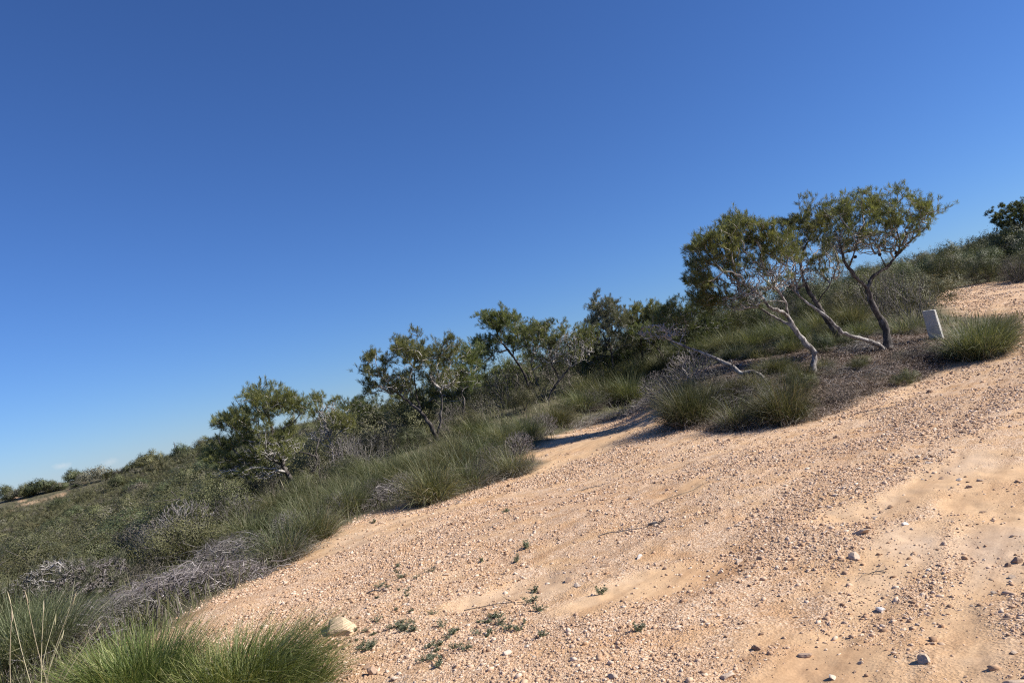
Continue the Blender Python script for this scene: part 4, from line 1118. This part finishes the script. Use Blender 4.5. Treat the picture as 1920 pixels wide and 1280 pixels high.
# ------------------------------------------------------------------ near grass, lower left
for u, v, Y, n, d, H, tl, dr, w_, ln, sx, lab, mt in (
    (270, 1345, 5.2, 3800, 600, .66, .75, .7, .0055, (.1, 0), 1.15, 'big lush grass clump at the bottom, spiky and upright', GRASS_LUSH),
    (225, 1340, 5.4, 2600, 500, .55, .9, .8, .005, (-.1, 0), .95, 'lower grass clump hugging the spiky upright clump', GRASS_LUSH),
    (470, 1360, 4.9, 4200, 400, .58, .8, 1.0, .005, (.55, .1), 1.2, 'combed over grass clump at the bottom, swept to the right', GRASS_LUSH),
    (545, 1350, 4.75, 1700, 250, .42, .9, 1.0, .005, (.6, 0), 1.0, 'outermost low grass clump reaching over the gravel', GRASS_LUSH),
    (60, 1290, 6.7, 2400, 1600, .8, .75, .7, .006, (0, 0), 1.2, 'dull grass clump in the lower corner', GRASS),
    (10, 1240, 7.6, 2200, 1500, .8, .75, .7, .006, (0, 0), 1.2, 'dull tall grass clump behind the one in the lower corner', GRASS),
    (110, 1230, 7.5, 1500, 1000, .7, .8, .7, .006, (0, 0), 1.1, 'short yellowish clump between the grey brush and the tall grass', GRASS),
    (0, 1180, 10.5, 1800, 1000, 1.0, .7, .7, .008, (0, 0), 1.3, 'faded grass clump below the dead grey trees', GRASS)):
    p = at(u, v, Y); p[2] = float(Z(p[0:1], p[1:2])[0])
    o = make_tussock(int(u + v), n, d, mt, H, tl, dr, w_, ln, .24)
    o.location = tuple(p); o.scale = (sx, sx, 1); o['label'] = lab
st_ = at(70, 1400, 4.9); st_[2] = float(Z(st_[0:1], st_[1:2])[0])
root_ = bpy.data.objects.new('stalk_clump', None); COL.objects.link(root_); root_.location = tuple(st_); tag(root_, 'tall pale straw stalks rising in front of the dull grass', 'dry grass')
g = RS(4)
for (u1, v1) in ((82, 1125), (143, 1108), (120, 1180), (165, 1185), (46, 1105), (14, 1108), (190, 1165), (22, 1140), (105, 1150)):
    s = Soup(4); c = at(u1, v1, 4.9 + g.uniform(-.1, .25)) - st_; a = np.array([g.normal(0, .06), g.normal(0, .05), -.02])
    L_ = smooth_line([a, a + (c - a) * .5 + np.array([-.02, 0, .03]) + g.randn(3) * .012, c], .06)
    tube(s, L_, np.linspace(.0030, .0016, len(L_)), 4)
    tp = smooth_line([c - (c - a) * .09, c], .02); tube(s, tp, np.interp(np.linspace(0, 1, len(tp)), [0, .4, 1], [.002, .0042, .0015]), 5)
    link('stalk', s.mesh('stalk', STALK), root_)

# ------------------------------------------------------------------ scrub on the slopes, one by one
LAB = {
    ('olive', 0): 'olive green shrub in the near scrub just below the dirt slope', ('dark', 0): 'dark green shrub in the near scrub just below the dirt slope',
    ('grey', 0): 'grey leaved shrub in the near scrub just below the dirt slope', ('dry', 0): 'leafless dry shrub in the near scrub just below the dirt slope',
    ('half', 0): 'half dead brown shrub in the near scrub just below the dirt slope',
    ('olive', 1): 'olive green shrub on the middle of the far hillside', ('dark', 1): 'dark green shrub on the middle of the far hillside', ('grey', 1): 'grey shrub on the middle of the far hillside',
    ('olive', 2): 'olive green shrub on the skyline of the far ridge', ('dark', 2): 'dark shrub on the skyline of the far ridge', ('grey', 2): 'grey shrub on the skyline of the far ridge',
    ('olive', 3): 'olive shrub on the rise behind the concrete marker', ('dark', 3): 'dark green shrub on the rise behind the concrete marker', ('grey', 3): 'grey shrub on the rise behind the concrete marker',
    ('olive', 4): 'olive shrub filling in behind the row of pines', ('dark', 4): 'dark shrub filling in behind the row of pines', ('grey', 4): 'grey shrub filling in behind the row of pines',
}
GRP = ('shrubs of the near scrub', 'shrubs of the far hillside', 'shrubs on the ridge line', 'shrubs on the rise', 'shrubs behind the pines')
g = RS(2024)
taken = list(REG) + [(*G(125, 1146)[:2], 1.3), (*G(160, 1140)[:2], 1.2), (*G(110, 1130)[:2], 1.1)]


def place_shrub(x, y, kind, zone, rad, ht):
    src = SH if y < 45 else FAR
    if kind not in src: kind = 'grey'
    pr = src[kind][g.randint(len(src[kind]))]
    o = copy_tree(pr)
    z = float(Z(np.array([x]), np.array([y]))[0])
    o.location = (x, y, z - .05); s = rad / .85
    o.scale = (s * g.uniform(.85, 1.2), s * g.uniform(.85, 1.2), ht); o.rotation_euler = (0, 0, g.uniform(0, 6.28))
    relabel(o, LAB[(kind, zone)], GRP[zone]); o['category'] = 'shrub'
    taken.append((x, y, rad))


def free(x, y, rad, k=.75):
    if not taken: return True
    T = np.array(taken)
    return not (np.hypot(T[:, 0] - x, T[:, 1] - y) < k * (T[:, 2] + rad)).any()


def bareat(x, y):
    b, l, s = masks(np.array([x]), np.array([y]))
    return b[0] > .15


def scatter(n, az, rr, zone, mix, rads, hts, tries=4000, k=.75, inside=None):
    m = 0
    for _ in range(tries):
        if m >= n: break
        a = math.radians(g.uniform(*az)); r = math.exp(g.uniform(math.log(rr[0]), math.log(rr[1])))
        x, y = r * math.sin(a), r * math.cos(a)
        q = g.uniform(*rads); h = g.uniform(*hts)
        if not free(x, y, q, k) or bareat(x, y) or bareat(x, y - q * .7): continue
        if inside and not inside(x, y): continue
        kind = mix[g.randint(len(mix))]
        place_shrub(x, y, kind, zone, q, h); m += 1
    print('zone', zone, m)


edge = lambda x, y: x < -4.2 - .25 * (y - 9)
for u, v, wr, zone, kind in ((55, 925, 1.6, 2, 'olive'), (35, 938, 1.2, 2, 'grey'), (75, 918, 1.5, 2, 'dark'), (95, 914, 1.6, 2, 'olive'), (112, 908, 1.3, 2, 'dark'), (108, 920, 1.0, 2, 'grey'), (180, 892, 1.7, 2, 'grey'), (205, 888, 1.6, 2, 'olive'),
                             (225, 884, 1.5, 2, 'grey'), (245, 878, 1.7, 2, 'dark'), (270, 872, 1.6, 2, 'olive'), (290, 868, 1.4, 2, 'olive'), (315, 862, 1.6, 2, 'dark'), (340, 854, 1.6, 2, 'dark'), (360, 848, 1.5, 2, 'olive'),
                             (385, 846, 1.6, 2, 'olive'), (405, 842, 1.5, 2, 'dark'), (20, 945, 1.1, 2, 'dark'), (60, 948, .9, 2, 'olive'), (141, 915, .7, 2, 'dark')):
    p = at(u, v, 118); p[2] = float(Z(p[0:1], p[1:2])[0]); wr *= g.uniform(.75, 1.75); place_shrub(p[0], p[1], kind, zone, wr, wr * g.uniform(.95, 1.3))
scatter(80, (-40, -13), (13.5, 50), 0, ['olive', 'olive', 'olive', 'dark', 'olive', 'olive', 'grey', 'half', 'olive', 'dark'], (.9, 1.55), (.9, 1.5), inside=edge, k=.6)
scatter(115, (-37, -12), (62, 124), 1, ['olive', 'olive', 'dark', 'dark', 'olive', 'grey'], (1.3, 2.3), (1.2, 2.1), k=.58)
scatter(34, (24, 44), (42, 95), 3, ['olive', 'dark', 'dark', 'olive', 'dark'], (1.1, 1.9), (1.3, 2.2), k=.6)
scatter(40, (-13, 27), (25, 42), 4, ['olive', 'dark', 'olive', 'dark', 'grey'], (.9, 1.4), (1.7, 2.4), k=.62)

for o in PROTO:
    for ch in list(o.children): bpy.data.objects.remove(ch)
    bpy.data.objects.remove(o)


# the rest of the scrub, too many to count
def scrub_mass():
    g = RS(555)
    T = np.array(taken); q = Soup(4)
    n = 0
    for (a0, a1, r0, r1, num, rad) in ((-44, -8, 22, 70, 480, 1.3), (-40, -8, 66, 128, 1150, 1.5), (-40, -14, 100, 131, 900, 1.4), (-8, 24, 42, 110, 700, 1.5), (22, 48, 46, 110, 480, 1.7), (20, 42, 27, 48, 260, 1.0), (-66, -43, 10, 80, 240, 1.3)):
        a = np.radians(g.uniform(a0, a1, num)); r = np.sqrt(g.uniform(r0 ** 2, r1 ** 2, num)) if a0 > -40 else np.exp(g.uniform(math.log(r0), math.log(r1), num))
        x, y = r * np.sin(a), r * np.cos(a)
        b, l, s = masks(x, y); keep = b < .45
        x, y = x[keep], y[keep]; z = Z(x, y)
        for i in range(len(x)):
            sz = rad * g.uniform(.45, 1.0); m = int(34 if y[i] > 60 else 46)
            e_ = ellipsoid_pts(g, m, .75); S_ = np.array([sz, sz, sz * .92])
            p = e_ * S_ + np.array([x[i], y[i], z[i] + sz * .42])
            p[:, 2] = np.maximum(p[:, 2], z[i] + .03)
            L = .085 if y[i] > 60 else .06
            leaf_clumps(q, p, g, 20, .15, L, L * .62, unit(e_ / S_))
            q.a.append(np.full(m * 20 * 4, g.rand(), np.float32)); n += 1
    me = q.mesh('scrub', SCRUB)
    link('scrub', me, kind='stuff', label='dense olive and grey scrub covering the hillsides', cat='scrub')
    print('mass', n)


SCRUB, nt_ = newmat('scrub_leaves')
a_ = N(nt_, 'ShaderNodeAttribute', attribute_name='tint'); ge_ = N(nt_, 'ShaderNodeNewGeometry')
f_ = mathn(nt_, 'ADD', mathn(nt_, 'MULTIPLY', a_.outputs['Fac'], .75), mathn(nt_, 'MULTIPLY', ge_.outputs['Random Per Island'], .25))
c_ = ramp(nt_, [(.05, (.06, .065, .034)), (.3, (.105, .108, .05)), (.6, (.155, .15, .07)), (.78, (.185, .172, .10)), (.9, (.215, .195, .155))], f_)
p_ = N(nt_, 'ShaderNodeBsdfPrincipled', inp={'Roughness': .6, 'Specular IOR Level': .2}); nt_.links.new(c_, p_.inputs['Base Color'])
t_ = N(nt_, 'ShaderNodeBsdfTranslucent'); nt_.links.new(c_, t_.inputs[0]); x_ = N(nt_, 'ShaderNodeMixShader', inp={0: .2})
nt_.links.new(p_.outputs[0], x_.inputs[1]); nt_.links.new(t_.outputs[0], x_.inputs[2])
o_ = N(nt_, 'ShaderNodeOutputMaterial'); nt_.links.new(x_.outputs[0], o_.inputs[0])
scrub_mass()


# dry grass between the shrubs
def scatter_blades(name, mat, n, az, rr, ok, H, w, seed, label, flat=0.0):
    g = RS(seed)
    a = np.radians(g.uniform(az[0], az[1], n)); r = np.exp(g.uniform(math.log(rr[0]), math.log(rr[1]), n))
    x, y = r * np.sin(a), r * np.cos(a)
    keep = ok(x, y, g); x, y, r = x[keep], y[keep], r[keep]; n = len(x)
    z = ground_z(x, y)[0]
    h = H * g.uniform(.4, 1.2, n); t = g.uniform(flat, 1.0 if not flat else 1.57, n); az_ = g.uniform(0, 6.28, n)
    d = np.stack([np.sin(t) * np.cos(az_), np.sin(t) * np.sin(az_), np.cos(t)], -1)
    o = np.stack([x, y, z + (0 if not flat else .004 + .05 * g.rand(n) ** 2)], -1)
    s = np.stack([-np.sin(az_), np.cos(az_), np.zeros(n)], -1) * (w * np.maximum(1, r / 12) * g.uniform(.6, 1.4, n) * .5)[:, None]
    m = o + d * (h * .6)[:, None] + np.array([0, 0, .03]) * h[:, None]
    e = o + d * h[:, None]
    v = np.stack([o - s, o + s, m + s * .8, e, m - s * .8], 1)
    f = np.arange(n * 5).reshape(-1, 5)
    return link(name, mesh_np(name, v.reshape(-1, 3), f, mat), kind='stuff', label=label, cat=name.replace('_', ' '))


def notbare(x, y, g):
    b, l, s = masks(x, y); return (l < .08) & (b < .25 + .3 * g.rand(len(x))) & (g.rand(len(x)) < .3 + 1.2 * (fbm(x, y, 1.5, 41) + .4))


scatter_blades('dry_grass', THATCH, 65000, (-70, 44), (5, 45), notbare, .2, .007, 61, 'thin dry grass between the shrubs and tussocks')
scatter_blades('green_grass', GRASS, 110000, (-70, 44), (5, 45), notbare, .32, .007, 62, 'sparse green grass between the shrubs and tussocks')
def inlit(x, y, g):
    b, l, s = masks(x, y); return l > .25 + .5 * g.rand(len(x))
scatter_blades('needle_litter', LITTERM, 190000, (4, 36), (12.5, 24), inlit, .11, .009, 63, 'grey brown bed of fallen needles and twigs under the pines', flat=1.15)

# ------------------------------------------------------------------ concrete marker
def marker():
    import bmesh
    c = [G(1745, 634), G(1771, 634)]
    b = G(1757, 636); m = b[1] / FPX
    w_, d_, h_ = 23 * m, .14, 56 * m
    root = bpy.data.objects.new('concrete_marker', None); COL.objects.link(root); root.location = tuple(b)
    tag(root, 'white tilted concrete marker slab half hidden by a lush tussock', 'marker')
    bm = bmesh.new(); bmesh.ops.create_cube(bm, size=1)
    for v in bm.verts:
        top = v.co.z > 0; k = .92 if top else 1.0
        v.co = (v.co.x * w_ * k, v.co.y * d_ * k, h_ if top else -.15)
        if top: v.co.z += -v.co.x * .10
    bmesh.ops.bevel(bm, geom=bm.edges[:], offset=.012, segments=2, affect='EDGES')
    bmesh.ops.subdivide_edges(bm, edges=[e for e in bm.edges if e.calc_length() > .1], cuts=5, use_grid_fill=True)
    r = RS(5)
    for v in bm.verts: v.co += Vector(r.randn(3) * .0018)
    me = bpy.data.meshes.new('slab'); bm.to_mesh(me); bm.free()
    mt, nt = newmat('concrete'); tc = N(nt, 'ShaderNodeTexCoord')
    n1 = noise(nt, tc.outputs['Object'], 5, 5, .65); n2 = noise(nt, tc.outputs['Object'], 60, 3, .6)
    col = mixc(nt, .45, ramp(nt, [(.3, (.36, .35, .31)), (.5, (.46, .445, .40)), (.7, (.54, .52, .48))], n1), ramp(nt, [(.35, (.5, .48, .45)), (.55, (1, 1, 1))], n2), 'MULTIPLY')
    p = N(nt, 'ShaderNodeBsdfPrincipled', inp={'Roughness': .9}); nt.links.new(col, p.inputs[0])
    bp = N(nt, 'ShaderNodeBump', inp={'Strength': .4, 'Distance': .005}); nt.links.new(n2, bp.inputs['Height']); nt.links.new(bp.outputs[0], p.inputs['Normal'])
    oo = N(nt, 'ShaderNodeOutputMaterial'); nt.links.new(p.outputs[0], oo.inputs[0]); me.materials.append(mt)
    o = link('slab', me, root)
    root.rotation_euler = (math.radians(2), math.radians(-1.5), math.radians(-48))
marker()

# thin post on the far ridge
p = at(331, 856, 119); p[2] = float(Z(p[0:1], p[1:2])[0]); s = Soup(4)
tube(s, [(0, 0, -.2), (0, 0, 1.4), (0.01, 0, 2.9)], [.05, .05, .045], 8); tube(s, [(-.22, 0, 2.6), (.22, 0, 2.6)], [.03, .03], 6)
link('post', s.mesh('post', STEM), None, p, 'thin post standing up on the skyline of the far ridge', 'post')

# ------------------------------------------------------------------ single stones, twigs and weeds on the dirt
ST = [(rock_mesh('stone', 400 + k, STONE, (.55, .7, .45)[k % 3])) for k in range(6)]
SY = rock_mesh('stone', 450, STONE_Y, .34); SW = rock_mesh('stone', 451, STONE_W, .7)
SD = [(rock_mesh('stone', 420 + k, STONE_DK, (.6, .8, .7)[k % 3])) for k in range(5)]
sr = RS(90)


def G0(u, v):
    p = G(u, v); p[2] = float(ground_z(p[0:1], p[1:2])[0][0]); return p


def stone(u, v, wpx, me, label, group=None, kind='stone'):
    p = G0(u, v); s = wpx * p[1] / FPX * .5
    o = link(kind, me, None, (p[0], p[1], p[2] + s * .12), label, kind, group)
    o.scale = (s, s * sr.uniform(.8, 1.1), s * sr.uniform(.8, 1.1)); o.rotation_euler = (sr.normal(0, .15), sr.normal(0, .15), sr.uniform(0, 6.28))


for u, v, w_, me, lab in (
    (640, 1180, 84, SY, 'large flat yellowish stone just above the combed over grass'), (1198, 1046, 16, SW, 'bright white stone alone on the middle of the dirt'),
    (1228, 980, 13, ST[0], 'pale stone above the bright white one'), (1614, 1000, 34, ST[2], 'flat pale slab stone at the edge of the smooth track'),
    (1697, 982, 13, SW, 'small round whitish stone on the smooth dirt uphill of the slab stone'), (1602, 1044, 26, ST[0], 'grey pale stone below the flat slab stone'),
    (1650, 1142, 20, SW, 'rounded white stone in the middle of the smooth track'), (1508, 1224, 24, SD[0], 'brown clod alone on the smooth dirt'),
    (1735, 1238, 30, ST[4], 'flat stone at the end of a trail of pebbles'), (1905, 1050, 22, SD[1], 'dark stone on a low heap near the right rut'),
    (1890, 1057, 14, SD[2], 'second dark stone leaning on the low heap'), (1898, 1078, 18, ST[5], 'pale stone under the two dark stones'),
    (1900, 1222, 18, ST[0], 'round grey stone by the bottom corner'), (1365, 1268, 26, ST[3], 'half sunk stone at the bottom edge of the gravel'),
    (1515, 1000, 16, SD[3], 'dark brown stone uphill of the pebble field'), (1134, 1062, 15, SD[0], 'dark clod left of the bright white stone'),
    (1066, 1088, 17, SD[4], 'reddish brown clod on the tan patch'), (1082, 1098, 20, ST[2], 'pale slab stone touching the reddish clod'),
    (1742, 736, 14, SD[2], 'dark stone on the slope above the needle litter edge'), (700, 1262, 26, SD[1], 'dark stone beside the low grass clump'),
    (688, 1250, 18, SD[3], 'smaller dark stone against the grass at the bottom'), (740, 1272, 20, ST[5], 'pale stone in the corner of the gravel by the grass'),
    (948, 1225, 22, ST[1], 'pale lump among small weeds near the bottom'), (1352, 1070, 14, ST[4], 'pinkish pale stone on the pebble field'),
    (1385, 1052, 20, ST[2], 'long pale stone uphill of the pinkish one'), (1150, 1270, 22, ST[0], 'pale stone at the bottom in the densest gravel'),
    (1905, 1280, 40, ST[3], 'broad pale stone cut by the bottom corner'), (1420, 1215, 20, SD[4], 'brown stone left of the lone clod'),
    (1560, 1265, 22, ST[5], 'pale stone on the bottom edge of the smooth track')):
    stone(u, v, w_, me, lab)
for mesh_, num, lab, grp in ((ST, 70, 'small pale stone lying loose among the gravel', 'small pale stones'), (SD, 50, 'small brown stone lying loose among the gravel', 'small brown stones')):
    m = 0
    while m < num:
        u, v = sr.uniform(450, 1920), sr.uniform(800, 1280)
        p = G(u, v); b, l, s = masks(np.array([p[0]]), np.array([p[1]]))
        if b[0] < .8 or l[0] > .3: continue
        stone(u, v, sr.uniform(7, 13), mesh_[sr.randint(len(mesh_))], lab, grp); m += 1

for k, (u0, v0, u1, v1, r0, lab) in enumerate((
    (1122, 1005, 1250, 978, .009, 'long thin twig lying across the upper gravel'), (1215, 985, 1248, 980, .016, 'dark thick stub lying beside the long thin twig'),
    (870, 1142, 1010, 1128, .006, 'straight pale twig on the smooth tan patch'), (1090, 920, 1145, 906, .009, 'crooked twig on the upper dirt slope'),
    (855, 945, 866, 938, .012, 'short stick standing out of the dirt by the grey based tussock'), (1605, 775, 1700, 760, .012, 'long bare stick lying below the needle litter'),
    (1620, 778, 1660, 772, .008, 'thin stick alongside the long bare stick'), (1240, 940, 1330, 905, .006, 'faint curved twig near the tan furrow'),
    (690, 1112, 726, 1104, .014, 'weathered stick at the top of the weedy patch'), (1660, 1070, 1610, 1075, .006, 'short twig by the grey pale stone'))):
    r0 *= .6; g = RS(500 + k); a, c = G(u0, v0), G(u1, v1); m = 9
    q = a[None, :2] + np.linspace(0, 1, m)[:, None] * (c - a)[None, :2] + g.randn(m, 2) * .012 * np.linalg.norm(c - a)
    zz = ground_z(q[:, 0], q[:, 1])[0] + r0 * .9 + .012 * np.abs(np.sin(np.linspace(0, 5, m)))
    L_ = np.column_stack([q, zz]); s = Soup(4)
    tube(s, smooth_line(L_, .03) - a, np.linspace(r0, r0 * .5, len(smooth_line(L_, .03))), 5)
    for _ in range(3):
        i = g.randint(2, m - 1); e = L_[i] + np.array([g.normal(0, .05), g.normal(0, .05), abs(g.normal(.03, .02))])
        tube(s, np.array([L_[i], e]) - a, [r0 * .6, r0 * .3], 4)
    link('fallen_twig', s.mesh('fallen_twig', BRUSH_BROWN, True), None, a, lab, 'twig')


def make_weed(seed, n=26, H=.09):
    g = RS(seed); s = Soup(4); P, D = [], []
    for q in range(7):
        a = g.uniform(0, 6.28); t = g.uniform(.2, 1.1); d = np.array([math.sin(t) * math.cos(a), math.sin(t) * math.sin(a), math.cos(t)]); L = H * g.uniform(.6, 1.2)
        for k in np.linspace(.2, 1, 7):
            P.append(d * L * k); D.append(d)
    P, D = np.array(P), np.array(D)
    m = len(P); d = unit(D[:, None] * .6 + g.randn(m, 4, 3) * .7); o = np.repeat(P[:, None], 4, 1); Ln = .028 * g.uniform(.6, 1.3, (m, 4, 1)); sd = unit(np.cross(d, g.randn(m, 4, 3))) * .005
    v = np.stack([o, o + d * Ln * .5 + sd, o + d * Ln, o + d * Ln * .5 - sd], 2).reshape(-1, 3)
    return mesh_np('weed', v, np.arange(len(v)).reshape(-1, 4), WEED)


WM = [make_weed(600 + k, H=(.07, .10, .13)[k % 3]) for k in range(6)]
WZ = (((740, 1110, 60, 40), 13, 'little grey green weed in the patch above the big yellowish stone'), ((770, 1165, 70, 30), 12, 'little weed straggling along the middle of the weedy patch'),
      ((880, 1195, 60, 30), 11, 'little weed in the lower drift of weeds on the dirt'), ((970, 1165, 60, 25), 9, 'little weed by the straight pale twig'), ((680, 1200, 40, 40), 10, 'little weed between the yellowish stone and the grass'),
      ((820, 1235, 60, 25), 8, 'little weed near the bottom beside the low grass clump'))
for (u, v, ru, rv), n, lab in WZ:
    for _ in range(n):
        p = G0(u + sr.normal(0, ru * .55), v + sr.normal(0, rv * .55)); o = link('weed', WM[sr.randint(6)], None, p, lab, 'weed', lab.replace('little weed', 'weeds').replace('little grey green weed', 'weeds'))
        s = sr.uniform(.28, .62); o.scale = (s * 1.25, s * 1.25, s * .75); o.rotation_euler = (0, 0, sr.uniform(0, 6.28))
for u, v, s, lab in ((951, 960, 1.6, 'lone weed near the tussock clump on the dirt edge'), (988, 1028, 1.8, 'flat weed tuft left of the dark clod'), (1002, 1108, 1.3, 'weed tuft uphill of the straight pale twig'), (995, 1130, 1.3, 'weed at the end of the straight pale twig'),
                     (1126, 1112, 1.4, 'weed right of the pale slab stone'), (1198, 1184, 1.3, 'flat green weed low on the gravel field'), (903, 1052, 1.2, 'weed below the tan furrow by the hollow'), (970, 1052, 1.4, 'pale dry weed next to the flat weed tuft'), (702, 980, 1.6, 'weed on the dark orange band by the edge'), (1710, 718, 2.2, 'weed at the litter edge under the marker tussock')):
    p = G0(u, v); o = link('weed', WM[int(u) % 6], None, p, lab, 'weed'); s *= .45; o.scale = (s * 1.3, s * 1.3, s); o.rotation_euler = (0, 0, sr.uniform(0, 6.28))
print('objects', len(bpy.data.objects))
